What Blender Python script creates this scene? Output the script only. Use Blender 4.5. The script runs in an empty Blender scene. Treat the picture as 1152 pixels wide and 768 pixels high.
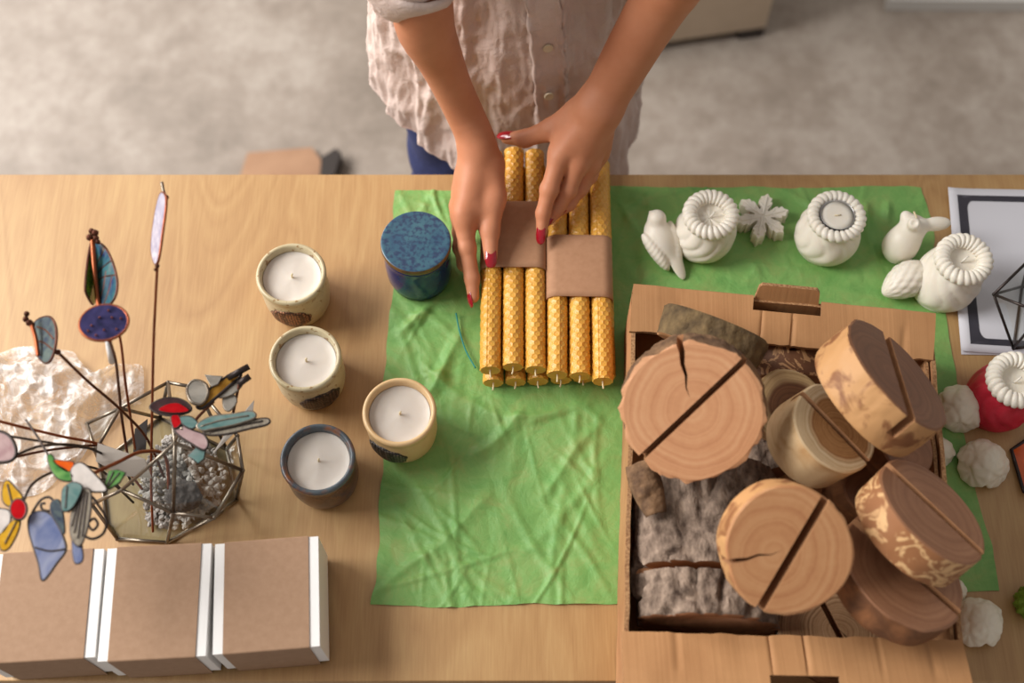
import bpy, math, random
import numpy as np
from mathutils import Vector, Matrix

random.seed(7)
PI = math.pi
SC = bpy.context.scene
COL = SC.collection
TZ = 0.75            # height of the table top
CAMH = 1.25          # camera above the table top
FPX = 1400.0         # focal length in pixels of a 1152 px wide frame
PITCH = math.radians(64.5)
CAM = np.array([0.0, 0.0, TZ + CAMH])
FWD = np.array([0.0, math.cos(PITCH), -math.sin(PITCH)])
UPV = np.array([0.0, math.sin(PITCH), math.cos(PITCH)])
RGT = np.array([1.0, 0.0, 0.0])


def P(px, py, z=0.0):
    """point at height z above the table top seen at (px, py)"""
    d = FWD + RGT * ((px - 576) / FPX) - UPV * ((py - 384) / FPX)
    t = (TZ + z - CAM[2]) / d[2]
    return CAM + d * t


def PY(px, py, y):
    """point on the vertical plane at world y"""
    d = FWD + RGT * ((px - 576) / FPX) - UPV * ((py - 384) / FPX)
    return CAM + d * ((y - CAM[1]) / d[1])


def nrm(v):
    v = np.asarray(v, float)
    return v / (np.linalg.norm(v) + 1e-12)


def camdir(r, u, t):
    return nrm(RGT * r + UPV * u - FWD * t)


def lin(c):
    out = []
    for v in c[:3]:
        v = v / 255.0
        out.append(v / 12.92 if v <= 0.04045 else ((v + 0.055) / 1.055) ** 2.4)
    return (out[0], out[1], out[2], 1.0)


# ------------------------------------------------------------------ noise
def _hash(ix, iy, iz, seed):
    h = (ix * 374761393 + iy * 668265263 + iz * 2147483647 + seed * 974711) & 0xFFFFFFFF
    h = ((h ^ (h >> 13)) * 1274126177) & 0xFFFFFFFF
    h = (h ^ (h >> 16)) & 0xFFFFFFFF
    return h / 4294967295.0


def vnoise(p, seed=0):
    p = np.asarray(p, float)
    i = np.floor(p).astype(np.int64)
    f = p - i
    f = f * f * (3 - 2 * f)
    r = 0
    for dx in (0, 1):
        for dy in (0, 1):
            for dz in (0, 1):
                w = (f[..., 0] if dx else 1 - f[..., 0]) * (f[..., 1] if dy else 1 - f[..., 1]) * (f[..., 2] if dz else 1 - f[..., 2])
                r = r + w * _hash(i[..., 0] + dx, i[..., 1] + dy, i[..., 2] + dz, seed)
    return r * 2 - 1


def fbm(p, seed=0, o=4):
    p = np.asarray(p, float)
    r, a = 0, 1.0
    for k in range(o):
        r = r + a * vnoise(p, seed + k * 17)
        p = p * 2.03
        a *= 0.5
    return r


def ridged(p, seed=0, o=3):
    p = np.asarray(p, float)
    r, a = 0, 1.0
    for k in range(o):
        r = r + a * (1 - 2 * np.abs(vnoise(p, seed + k * 31)))
        p = p * 2.1
        a *= 0.5
    return r


# ------------------------------------------------------------------ objects
def link(o, parent=None):
    COL.objects.link(o)
    if parent is not None:
        o.parent = parent
    return o


def thing(name, label, cat, loc=(0, 0, 0), group=None, mat=None):
    o = bpy.data.objects.new(name, None)
    o.empty_display_size = 0.02
    COL.objects.link(o)
    if mat is not None:
        o.matrix_world = mat
    else:
        o.location = Vector([float(v) for v in loc])
    tag(o, label, cat, group)
    return o


def tag(o, label, cat, group=None, kind=None):
    o['label'] = label
    o['category'] = cat
    if group:
        o['group'] = group
    if kind:
        o['kind'] = kind
    return o


class MB:
    def __init__(self):
        self.v, self.f, self.m, self.n = [], [], [], 0

    def add(self, v, f, mi=0):
        v = np.asarray(v, float).reshape(-1, 3)
        self.v.append(v)
        for q in f:
            self.f.append(tuple(int(k) + self.n for k in q))
            self.m.append(mi)
        self.n += len(v)
        return self

    def box(self, lo, hi, mi=0, mat=None):
        (a, b, c), (d, e, g) = lo, hi
        v = np.array([(a, b, c), (d, b, c), (d, e, c), (a, e, c), (a, b, g), (d, b, g), (d, e, g), (a, e, g)], float)
        if mat is not None:
            v = xf(v, mat)
        return self.add(v, [(0, 3, 2, 1), (4, 5, 6, 7), (0, 1, 5, 4), (1, 2, 6, 5), (2, 3, 7, 6), (3, 0, 4, 7)], mi)

    def grid(self, V, mi=0, closeu=False, closev=False):
        """V: (nu, nv, 3)"""
        nu, nv = V.shape[:2]
        f = []
        for i in range(nu if closeu else nu - 1):
            i2 = (i + 1) % nu
            for j in range(nv if closev else nv - 1):
                j2 = (j + 1) % nv
                f.append((i * nv + j, i2 * nv + j, i2 * nv + j2, i * nv + j2))
        return self.add(V.reshape(-1, 3), f, mi)

    def lathe(self, prof, n=48, mi=0, cap0=False, cap1=False, wob=None):
        prof = np.asarray(prof, float)
        a = np.linspace(0, 2 * PI, n, endpoint=False)
        V = np.zeros((len(prof), n, 3))
        V[:, :, 0] = prof[:, 0:1] * np.cos(a)
        V[:, :, 1] = prof[:, 0:1] * np.sin(a)
        V[:, :, 2] = prof[:, 1:2]
        if wob is not None:
            V = wob(V)
        m = len(prof)
        f = []
        for i in range(m - 1):
            for j in range(n):
                j2 = (j + 1) % n
                f.append((i * n + j, i * n + j2, (i + 1) * n + j2, (i + 1) * n + j))
        if cap0:
            f.append(tuple(range(n - 1, -1, -1)))
        if cap1:
            f.append(tuple((m - 1) * n + j for j in range(n)))
        return self.add(V.reshape(-1, 3), f, mi)

    def tube(self, pts, r, n=8, mi=0, closed=False, caps=True):
        pts = np.asarray(pts, float)
        m = len(pts)
        r = np.broadcast_to(np.asarray(r, float), (m,)) if np.ndim(r) < 1 else np.asarray(r, float)
        if closed:
            t = np.roll(pts, -1, 0) - np.roll(pts, 1, 0)
        else:
            t = np.gradient(pts, axis=0)
        t /= np.linalg.norm(t, axis=1, keepdims=True) + 1e-12
        u = np.cross(t[0], [0.31, 0.17, 0.93])
        if np.linalg.norm(u) < 1e-3:
            u = np.cross(t[0], [1, 0, 0])
        V = np.zeros((m, n, 3))
        a = np.linspace(0, 2 * PI, n, endpoint=False)
        for i in range(m):
            u = u - t[i] * np.dot(u, t[i])
            u = nrm(u)
            w = np.cross(t[i], u)
            V[i] = pts[i] + r[i] * (np.cos(a)[:, None] * u + np.sin(a)[:, None] * w)
        f = []
        for i in range(m if closed else m - 1):
            i2 = (i + 1) % m
            for j in range(n):
                j2 = (j + 1) % n
                f.append((i * n + j, i * n + j2, i2 * n + j2, i2 * n + j))
        if caps and not closed:
            f.append(tuple(range(n - 1, -1, -1)))
            f.append(tuple((m - 1) * n + j for j in range(n)))
        return self.add(V.reshape(-1, 3), f, mi)

    def prism(self, poly, O, X, Y, th, mi=0):
        """2-D polygon poly extruded by th along X x Y, centred on the plane at O"""
        X, Y = nrm(X), nrm(Y)
        Z = nrm(np.cross(X, Y))
        p = np.asarray(poly, float)
        b = np.asarray(O) + p[:, :1] * X + p[:, 1:2] * Y
        n = len(p)
        v = np.concatenate([b - Z * th / 2, b + Z * th / 2])
        f = [tuple(range(n - 1, -1, -1)), tuple(range(n, 2 * n))]
        for i in range(n):
            j = (i + 1) % n
            f.append((i, j, n + j, n + i))
        return self.add(v, f, mi)

    def build(self, name, mats, parent=None, smooth=True, world=False, loc=None, autosmooth=None):
        me = bpy.data.meshes.new(name)
        v = np.concatenate(self.v) if self.v else np.zeros((0, 3))
        if world and parent is not None:
            inv = np.array(parent.matrix_world.inverted() if parent.matrix_world != Matrix.Identity(4) else Matrix.Translation(parent.location).inverted())
            v = v @ inv[:3, :3].T + inv[:3, 3]
        org = None
        if parent is None and loc is None:
            org = np.array([(v[:, 0].min() + v[:, 0].max()) / 2, (v[:, 1].min() + v[:, 1].max()) / 2, v[:, 2].min()])
            v = v - org
        me.from_pydata(v.tolist(), [], self.f)
        if not isinstance(mats, (list, tuple)):
            mats = [mats]
        for m in mats:
            me.materials.append(m)
        if len(mats) > 1:
            me.polygons.foreach_set('material_index', self.m)
        me.polygons.foreach_set('use_smooth', [bool(smooth)] * len(me.polygons))
        me.update()
        if smooth and autosmooth:
            me.set_sharp_from_angle(angle=math.radians(autosmooth))
        o = bpy.data.objects.new(name, me)
        link(o, parent)
        if org is not None:
            o.location = Vector(org.tolist())
        elif loc is not None:
            o.location = Vector([float(q) for q in loc])
        return o


def xf(v, M):
    M = np.array(M)
    return np.asarray(v) @ M[:3, :3].T + M[:3, 3]


def frame(O, X, Z):
    """matrix with local z = Z, local x close to X, origin O"""
    Z = nrm(Z)
    X = nrm(np.asarray(X) - Z * np.dot(X, Z))
    Y = np.cross(Z, X)
    M = np.eye(4)
    M[:3, 0], M[:3, 1], M[:3, 2], M[:3, 3] = X, Y, Z, O
    return Matrix(M.tolist())


def bevel(o, w=0.002, seg=2):
    m = o.modifiers.new('edge', 'BEVEL')
    m.width = w
    m.segments = seg
    m.limit_method = 'ANGLE'
    m.angle_limit = math.radians(40)
    return o


def arc(n, a0=0, a1=2 * PI, end=False):
    return np.linspace(a0, a1, n, endpoint=end)


def spline(pts, n=40, closed=False):
    """Catmull-Rom through pts"""
    p = np.asarray(pts, float)
    m = len(p)
    out = []
    segs = m if closed else m - 1
    for i in range(segs):
        if closed:
            a, b, c, d = p[(i - 1) % m], p[i], p[(i + 1) % m], p[(i + 2) % m]
        else:
            a, b, c, d = p[max(i - 1, 0)], p[i], p[i + 1], p[min(i + 2, m - 1)]
        k = max(2, n // segs)
        for t in np.linspace(0, 1, k, endpoint=False):
            out.append(0.5 * (2 * b + (c - a) * t + (2 * a - 5 * b + 4 * c - d) * t ** 2 + (3 * b - a - 3 * c + d) * t ** 3))
    if not closed:
        out.append(p[-1])
    return np.array(out)


def copy_tree(o, parent=None, M=None):
    c = o.copy()
    COL.objects.link(c)
    if parent is not None:
        c.parent = parent
    if M is not None:
        c.matrix_world = M
    for ch in list(o.children):
        copy_tree(ch, c)
    return c


# ------------------------------------------------------------------ signed distance surfaces
def capsule(p, a, b, r1, r2):
    a, b = np.asarray(a, float), np.asarray(b, float)
    d = b - a
    t = np.clip(((p - a) @ d) / (d @ d + 1e-12), 0, 1)
    return np.linalg.norm(p - a - t[:, None] * d, axis=1) - (r1 + t * (r2 - r1))


def ellipsoid(p, c, R, M=None):
    q = p - np.asarray(c)
    if M is not None:
        q = q @ np.asarray(M)
    R = np.asarray(R, float)
    k0 = np.linalg.norm(q / R, axis=1)
    k1 = np.linalg.norm(q / (R * R), axis=1) + 1e-9
    return k0 * (k0 - 1) / k1


def smin(a, b, k):
    h = np.clip(0.5 + 0.5 * (b - a) / k, 0, 1)
    return b * (1 - h) + a * h - k * h * (1 - h)


def sdf_mesh(f, lo, hi, h, B=20):
    lo, hi = np.asarray(lo, float), np.asarray(hi, float)
    nb = np.ceil((hi - lo) / (h * B)).astype(int)
    N = nb * B + 4
    bi = np.stack(np.meshgrid(*[np.arange(k) for k in nb], indexing='ij'), -1).reshape(-1, 3)
    cen = lo + (bi * B + B / 2) * h
    act = np.abs(f(cen)) < h * B * 0.9 + 0.012
    gi = np.stack(np.meshgrid(*[np.arange(B + 1)] * 3, indexing='ij'), -1)
    vid, vpos, quads = [], [], []

    def gid(c):
        return ((c[..., 0] + 1) * N[1] + (c[..., 1] + 1)) * N[2] + (c[..., 2] + 1)

    for b in bi[act]:
        G = gi + b * B
        d = f((lo + G * h).reshape(-1, 3)).reshape(B + 1, B + 1, B + 1)
        s = d < 0
        if s.all() or not s.any():
            continue
        acc = np.zeros((B, B, B, 3))
        cnt = np.zeros((B, B, B))
        for ax in range(3):
            sl0 = [slice(None)] * 3
            sl1 = [slice(None)] * 3
            sl0[ax] = slice(0, B)
            sl1[ax] = slice(1, B + 1)
            d0, d1 = d[tuple(sl0)], d[tuple(sl1)]
            cr = (d0 < 0) != (d1 < 0)
            t = np.where(cr, d0 / np.where(cr, d0 - d1, 1), 0)
            oth = [k for k in range(3) if k != ax]
            for o1 in (0, 1):
                for o2 in (0, 1):
                    s2 = [slice(None)] * 3
                    s2[oth[0]] = slice(o1, B + o1)
                    s2[oth[1]] = slice(o2, B + o2)
                    c = cr[tuple(s2)]
                    off = np.zeros((B, B, B, 3))
                    off[..., ax] = t[tuple(s2)]
                    off[..., oth[0]] = o1
                    off[..., oth[1]] = o2
                    acc += off * c[..., None]
                    cnt += c
            # faces for edges whose lower point is inside this block
            e = cr[:B, :B, :B]
            idx = np.argwhere(e)
            if len(idx):
                g = idx + b * B
                o1, o2 = oth
                q = []
                for (u, w) in ((-1, -1), (0, -1), (0, 0), (-1, 0)):
                    c = g.copy()
                    c[:, o1] += u
                    c[:, o2] += w
                    q.append(gid(c))
                q = np.stack(q, 1)
                flip = d[:B, :B, :B][e] > 0
                if ax == 1:
                    flip = ~flip
                q[flip] = q[flip][:, ::-1]
                quads.append(q)
        on = cnt > 0
        cc = np.argwhere(on)
        vid.append(gid(cc + b * B))
        vpos.append(lo + (cc + b * B + acc[on] / cnt[on][:, None]) * h)
    vid = np.concatenate(vid)
    vpos = np.concatenate(vpos)
    quads = np.concatenate(quads)
    vid, first = np.unique(vid, return_index=True)
    vpos = vpos[first]
    k = np.clip(np.searchsorted(vid, quads), 0, len(vid) - 1)
    ok = (vid[k] == quads).all(1)
    return vpos, k[ok]


# ------------------------------------------------------------------ materials
def new_mat(name):
    m = bpy.data.materials.new(name)
    m.use_nodes = True
    nt = m.node_tree
    b = nt.nodes['Principled BSDF']
    return m, nt, b


def N(nt, t, **kw):
    n = nt.nodes.new(t)
    for k, v in kw.items():
        if k.startswith('i_'):
            n.inputs[k[2:].replace('_', ' ')].default_value = v
        else:
            setattr(n, k, v)
    return n


def coords(nt, scale=(1, 1, 1), which='Object', rot=(0, 0, 0)):
    tc = N(nt, 'ShaderNodeTexCoord')
    mp = N(nt, 'ShaderNodeMapping')
    mp.inputs['Scale'].default_value = scale
    mp.inputs['Rotation'].default_value = rot
    nt.links.new(tc.outputs[which], mp.inputs['Vector'])
    return mp.outputs['Vector']


def ramp(nt, fac, stops):
    r = N(nt, 'ShaderNodeValToRGB')
    el = r.color_ramp.elements
    while len(el) < len(stops):
        el.new(0.5)
    for e, (p, c) in zip(el, stops):
        e.position = p
        e.color = lin(c)
    nt.links.new(fac, r.inputs['Fac'])
    return r.outputs['Color']


def bump(nt, b, h, strength=0.3, dist=0.001, prev=None):
    n = N(nt, 'ShaderNodeBump')
    n.inputs['Strength'].default_value = strength
    n.inputs['Distance'].default_value = dist
    nt.links.new(h, n.inputs['Height'])
    if prev:
        nt.links.new(prev, n.inputs['Normal'])
    nt.links.new(n.outputs['Normal'], b.inputs['Normal'])
    return n.outputs['Normal']


def noise(nt, vec, scale, detail=4, rough=0.55, dist=0.0):
    n = N(nt, 'ShaderNodeTexNoise')
    n.inputs['Scale'].default_value = scale
    n.inputs['Detail'].default_value = detail
    n.inputs['Roughness'].default_value = rough
    n.inputs['Distortion'].default_value = dist
    nt.links.new(vec, n.inputs['Vector'])
    return n.outputs['Fac']


def math_node(nt, op, a, b=None):
    n = N(nt, 'ShaderNodeMath', operation=op)
    for i, x in enumerate((a, b)):
        if x is None:
            continue
        if isinstance(x, (int, float)):
            n.inputs[i].default_value = x
        else:
            nt.links.new(x, n.inputs[i])
    return n.outputs[0]


def simple(name, c, rough=0.5, metal=0.0, c2=None, scale=60, bumps=0.0, bscale=None, bdist=0.001, sss=0.0, sssr=(0.02, 0.01, 0.006), spec=None, coat=0.0, stretch=(1, 1, 1)):
    m, nt, b = new_mat(name)
    b.inputs['Base Color'].default_value = lin(c)
    b.inputs['Roughness'].default_value = rough
    b.inputs['Metallic'].default_value = metal
    if spec is not None:
        b.inputs['Specular IOR Level'].default_value = spec
    if coat:
        b.inputs['Coat Weight'].default_value = coat
        b.inputs['Coat Roughness'].default_value = 0.08
    if sss:
        b.inputs['Subsurface Weight'].default_value = sss
        b.inputs['Subsurface Radius'].default_value = sssr
        b.inputs['Subsurface Scale'].default_value = 1.0
    vec = coords(nt, stretch)
    if c2 is not None:
        f = noise(nt, vec, scale)
        nt.links.new(ramp(nt, f, [(0.3, c), (0.7, c2)]), b.inputs['Base Color'])
    if bumps:
        h = noise(nt, vec, bscale or scale, 5, 0.6)
        bump(nt, b, h, bumps, bdist)
    return m
# ------------------------------------------------------------------ camera, light
cd = bpy.data.cameras.new('camera')
cam = bpy.data.objects.new('camera', cd)
COL.objects.link(cam)
cam.location = Vector(CAM.tolist())
cam.rotation_euler = (PI / 2 - PITCH, 0, 0)
cd.sensor_width = 36.0
cd.lens = FPX / 1152 * 36.0
cd.clip_start = 0.02
cd.dof.use_dof = True
cd.dof.focus_distance = 1.30
cd.dof.aperture_fstop = 2.8
SC.camera = cam

w = bpy.data.worlds.new('daylight')
SC.world = w
w.use_nodes = True
bg = w.node_tree.nodes['Background']
bg.inputs['Color'].default_value = lin((255, 247, 240))
bg.inputs['Strength'].default_value = 0.36


def area(name, loc, target, size, power, col):
    d = bpy.data.lights.new(name, 'AREA')
    d.shape = 'RECTANGLE'
    d.size, d.size_y = size
    d.energy = power
    d.color = lin(col)[:3]
    o = bpy.data.objects.new(name, d)
    COL.objects.link(o)
    o.location = loc
    v = Vector(target) - Vector(loc)
    o.rotation_euler = v.to_track_quat('-Z', 'Y').to_euler()
    return o


area('window_light', (-2.45, 0.95, 2.75), (0.0, 0.55, 0.75), (1.7, 1.5), 142, (255, 252, 248))
area('far_window_light', (-2.4, 2.7, 1.9), (-0.8, 1.5, 0.0), (1.7, 1.3), 60, (255, 252, 250))
SC.view_settings.view_transform = 'Standard'
SC.view_settings.look = 'None'
SC.view_settings.exposure = 0.0
SC.view_settings.gamma = 1.0
SC.view_settings.use_curve_mapping = False
try:
    SC.cycles.use_denoising = True
    SC.cycles.max_bounces = 8
    SC.cycles.transparent_max_bounces = 24
    SC.cycles.caustics_reflective = False
    SC.cycles.caustics_refractive = False
except Exception:
    pass

# ------------------------------------------------------------------ floor
m, nt, b = new_mat('concrete')
vec = coords(nt)
f1 = noise(nt, vec, 3.2, 6, 0.62, 0.3)
f2 = noise(nt, vec, 26, 5, 0.7)
mix = math_node(nt, 'ADD', math_node(nt, 'MULTIPLY', f1, 0.6), math_node(nt, 'MULTIPLY', f2, 0.4))
nt.links.new(ramp(nt, mix, [(0.36, (128, 116, 104)), (0.5, (151, 138, 126)), (0.63, (173, 162, 151))]), b.inputs['Base Color'])
b.inputs['Roughness'].default_value = 0.55
b.inputs['Specular IOR Level'].default_value = 0.8
bump(nt, b, f2, 0.3, 0.003)
M_CONC = m
fl = MB().box((-2.75, -1.2, -0.06), (3.2, 4.75, 0)).build('floor', M_CONC, smooth=False)
fl['kind'] = 'structure'
M_PLASTER = simple('plaster', (206, 198, 186), 0.9, c2=(214, 207, 196), scale=6)
wl = MB()
for (y0, y1, z0, z1) in ((-1.2, 4.6, 0, 1.1), (-1.2, 4.6, 3.5, 3.8), (-1.2, 0.0, 1.1, 3.5), (1.85, 1.95, 1.1, 3.5), (3.7, 4.6, 1.1, 3.5)):
    wl.box((-2.75, y0, z0), (-2.6, y1, z1))
wl = wl.build('wall_left', M_PLASTER, smooth=False)
wl['kind'] = 'structure'
wb = MB().box((-2.75, 4.6, 0), (3.2, 4.75, 3.8)).build('wall_back', M_PLASTER, smooth=False)
wb['kind'] = 'structure'

# ------------------------------------------------------------------ table
m, nt, b = new_mat('birch_plywood')
vec = coords(nt, (2.2, 0.55, 1))
f = noise(nt, vec, 3.0, 3, 0.5, 1.6)
g = math_node(nt, 'FRACT', math_node(nt, 'MULTIPLY', f, 9.0))
g = math_node(nt, 'ABSOLUTE', math_node(nt, 'SUBTRACT', g, 0.5))
fine = noise(nt, coords(nt, (160, 8, 1)), 3.0, 3, 0.6)
blot = noise(nt, coords(nt), 5.0, 3, 0.5)
s = math_node(nt, 'ADD', math_node(nt, 'ADD', math_node(nt, 'MULTIPLY', g, 0.35), math_node(nt, 'MULTIPLY', fine, 0.5)), math_node(nt, 'MULTIPLY', blot, 0.5))
nt.links.new(ramp(nt, s, [(0.35, (161, 119, 70)), (0.58, (175, 135, 84)), (0.8, (186, 149, 97))]), b.inputs['Base Color'])
b.inputs['Roughness'].default_value = 0.5
b.inputs['Specular IOR Level'].default_value = 0.85
bump(nt, b, fine, 0.08, 0.0005)
M_PLY = m
M_PLYEDGE = simple('plywood_edge', (190, 140, 90), 0.6, c2=(150, 105, 62), scale=9, stretch=(0.4, 0.4, 60))
M_LEG = simple('table_leg_steel', (60, 58, 55), 0.45, 0.6, c2=(72, 68, 64))
TY0, TY1 = P(576, 766)[1], P(576, 196)[1]
table = thing('table', 'light birch plywood worktable carrying candles, tissue paper and crate', 'table', (0, (TY0 + TY1) / 2, 0))
tt = MB()
tt.box((-0.9, TY0, TZ - 0.022), (0.9, TY1, TZ), 0)
o = tt.build('tabletop', [M_PLY], table, smooth=False, world=True)
bevel(o, 0.0012, 2)
for sx in (-1, 1):
    for sy in (TY0 + 0.04, TY1 - 0.04):
        MB().box((sx * 0.84 - 0.02, sy - 0.02, 0), (sx * 0.84 + 0.02, sy + 0.02, TZ - 0.0225)).build('leg', M_LEG, table, False, True)
MB().box((-0.82, TY0 + 0.05, TZ - 0.08), (0.82, TY0 + 0.07, TZ - 0.0225)).build('apron', M_PLYEDGE, table, False, True)

# ------------------------------------------------------------------ green tissue sheet
m, nt, b = new_mat('green_tissue')
vec = coords(nt)
f = noise(nt, vec, 30, 6, 0.7, 0.8)
nt.links.new(ramp(nt, f, [(0.28, (104, 160, 82)), (0.5, (124, 170, 92)), (0.72, (142, 166, 94))]), b.inputs['Base Color'])
b.inputs['Roughness'].default_value = 0.55
v1 = N(nt, 'ShaderNodeTexVoronoi', feature='DISTANCE_TO_EDGE')
v1.inputs['Scale'].default_value = 24
wv = N(nt, 'ShaderNodeVectorMath', operation='ADD')
nz = N(nt, 'ShaderNodeTexNoise')
nz.inputs['Scale'].default_value = 14
nt.links.new(vec, nz.inputs['Vector'])
ws = N(nt, 'ShaderNodeVectorMath', operation='SCALE')
ws.inputs['Scale'].default_value = 0.05
nt.links.new(nz.outputs['Color'], ws.inputs[0])
nt.links.new(vec, wv.inputs[0])
nt.links.new(ws.outputs[0], wv.inputs[1])
nt.links.new(wv.outputs[0], v1.inputs['Vector'])
n1 = bump(nt, b, v1.outputs['Distance'], 0.45, 0.006)
bump(nt, b, noise(nt, vec, 75, 5, 0.65, 1.2), 0.35, 0.003, n1)
M_TISSUE = m
NU, NV = 300, 240
U, W = np.meshgrid(np.linspace(0, 1, NU), np.linspace(0, 1, NV), indexing='ij')
c00, c10, c01, c11 = P(416, 684), P(1127, 668), P(449, 214), P(1035, 211)
V = (c00 * ((1 - U) * (1 - W))[..., None] + c10 * (U * (1 - W))[..., None] + c01 * ((1 - U) * W)[..., None] + c11 * (U * W)[..., None])
V = V.copy()
e = np.stack([V[..., 0] * 12, V[..., 1] * 12, np.zeros_like(U)], -1)
edge = np.minimum(np.minimum(U, 1 - U), np.minimum(W, 1 - W))
V[..., 0] += 0.006 * fbm(e, 5, 3)
V[..., 1] += 0.004 * fbm(e, 9, 3)
rng = np.random.default_rng(4)
hgt = np.zeros_like(U)
X2, Y2 = V[..., 0], V[..., 1]
for k in range(260):
    cx, cy = rng.uniform(-0.13, 0.45), rng.uniform(0.27, 0.8)
    a = rng.uniform(0, PI) if k % 2 else rng.normal(2.2, 0.5)
    L = rng.uniform(0.03, 0.16)
    wd = rng.uniform(0.0025, 0.008)
    s = (X2 - cx) * math.cos(a) + (Y2 - cy) * math.sin(a)
    t = -(X2 - cx) * math.sin(a) + (Y2 - cy) * math.cos(a)
    t = t + 0.15 * s * s / L * rng.uniform(-1, 1)
    hgt += rng.uniform(0.25, 1.0) * np.maximum(0, 1 - np.abs(t) / wd) * np.clip(1.4 * (1 - np.abs(s) / L), 0, 1)
hgt = 0.0026 * np.minimum(hgt, 1.5) + 0.0008 * (fbm(e * 1.3, 3, 3) + 1)
# big soft folds fanning from the candle bundles towards the front left
for (x0, y0, x1, y1, wd, am) in ((445, 380, 520, 290, 0.010, 0.007), (455, 470, 540, 360, 0.012, 0.006), (470, 400, 560, 480, 0.010, 0.005), (440, 330, 500, 250, 0.009, 0.006),
                                 (560, 470, 690, 450, 0.010, 0.004), (520, 520, 600, 455, 0.012, 0.004), (700, 230, 740, 300, 0.012, 0.005), (975, 225, 985, 300, 0.010, 0.010), (1000, 222, 1010, 300, 0.008, 0.006), (880, 250, 960, 310, 0.008, 0.004), (690, 470, 600, 560, 0.010, 0.003), (450, 640, 560, 560, 0.012, 0.003)):
    A, Bp = P(x0, y0)[:2], P(x1, y1)[:2]
    d = Bp - A
    L = np.linalg.norm(d)
    d = d / L
    s = (X2 - A[0]) * d[0] + (Y2 - A[1]) * d[1]
    t = -(X2 - A[0]) * d[1] + (Y2 - A[1]) * d[0]
    t = t + 0.006 * np.sin(s * 40)
    hgt += am * np.maximum(0, 1 - np.abs(t) / wd) ** 1.3 * np.clip(np.minimum(s, L - s) / 0.02, 0, 1)


def flat_at(px, py, z, r):
    c = P(px, py, z)
    d = np.hypot(X2 - c[0], Y2 - c[1])
    return np.clip((d - r) / 0.02, 0, 1)


TIS = []   # filled with things that press the sheet flat: (px, py, z, radius)
for (px, py, z, r) in ((473, 300, 0, 0.042), (455, 495, 0, 0.042), (745, 280, 0, 0.028), (797, 275, 0, 0.036), (857, 262, 0, 0.032), (938, 278, 0, 0.036), (1018, 280, 0, 0.026), (1020, 330, 0, 0.026), (1072, 325, 0, 0.036), (1085, 455, 0, 0.02), (1108, 522, 0, 0.026)):
    hgt *= flat_at(px, py, z, r)
bx0, bx1 = P(700, 500)[0], P(1040, 500)[0]
def boxmask(x0, x1, y0, y1, lo):
    d = np.maximum(np.maximum(x0 - X2, X2 - x1), np.maximum(y0 - Y2, Y2 - y1))
    return lo + (1 - lo) * np.clip(d / 0.03, 0, 1) ** 1.5


hgt *= boxmask(bx0 - 0.005, bx1 + 0.03, 0.0, P(900, 330, 0.0)[1], 0.0)
cl, cr_ = P(535, 430)[0] - 0.005, P(692, 430)[0] + 0.006
hgt *= boxmask(cl, cr_, P(600, 440)[1], 1.0, 0.1)
V[..., 2] = TZ + 0.0006 + hgt
mb = MB().grid(V)
o = mb.build('tissue_sheet', M_TISSUE)
tag(o, 'crumpled green tissue paper sheet spread under candles and crate', 'tissue paper')
SOFT = 0.0009   # top of the flattened sheet
# ------------------------------------------------------------------ candle jars
def glaze(name, c, spots, lo=0.62, hi=0.68, scale=170, rough=0.3, c2=None):
    m, nt, b = new_mat(name)
    vec = coords(nt)
    f = noise(nt, vec, scale, 2, 0.5)
    big = noise(nt, vec, 28, 4, 0.6)
    col = ramp(nt, big, [(0.35, c), (0.65, c2 or c)])
    sp = N(nt, 'ShaderNodeMapRange')
    sp.inputs['From Min'].default_value = lo
    sp.inputs['From Max'].default_value = hi
    nt.links.new(f, sp.inputs['Value'])
    mx = N(nt, 'ShaderNodeMix', data_type='RGBA')
    nt.links.new(sp.outputs[0], mx.inputs['Factor'])
    nt.links.new(col, mx.inputs['A'])
    mx.inputs['B'].default_value = lin(spots)
    nt.links.new(mx.outputs['Result'], b.inputs['Base Color'])
    b.inputs['Roughness'].default_value = rough
    bump(nt, b, big, 0.08, 0.002)
    return m


M_CREAM = glaze('speckled_cream_glaze', (200, 188, 156), (146, 112, 72), c2=(180, 164, 128))
M_SAND = glaze('plain_cream_glaze', (218, 186, 140), (190, 150, 104), 0.7, 0.8, c2=(208, 172, 124))
M_BROWN = glaze('brown_glaze', (96, 62, 44), (40, 44, 60), 0.5, 0.7, 60, 0.22, (70, 50, 44))
M_RIMB = glaze('blue_grey_rim_glaze', (92, 102, 108), (140, 84, 44), 0.5, 0.7, 60, 0.25, (58, 62, 70))
M_COBALT = glaze('cobalt_glaze', (18, 30, 92), (30, 82, 104), 0.5, 0.75, 40, 0.15, (22, 44, 104))
M_LID = glaze('mottled_teal_glaze', (66, 106, 118), (44, 60, 88), 0.44, 0.64, 230, 0.3, (48, 80, 104))
M_LIDRIM = glaze('bronze_rim_glaze', (112, 84, 52), (60, 52, 48), 0.5, 0.7, 90, 0.3)
M_WAX = simple('white_wax', (208, 199, 189), 0.45, sss=0.2, sssr=(0.012, 0.009, 0.006), c2=(201, 191, 180), scale=30)
M_WICK = simple('cotton_wick', (222, 206, 170), 0.85)


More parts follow.
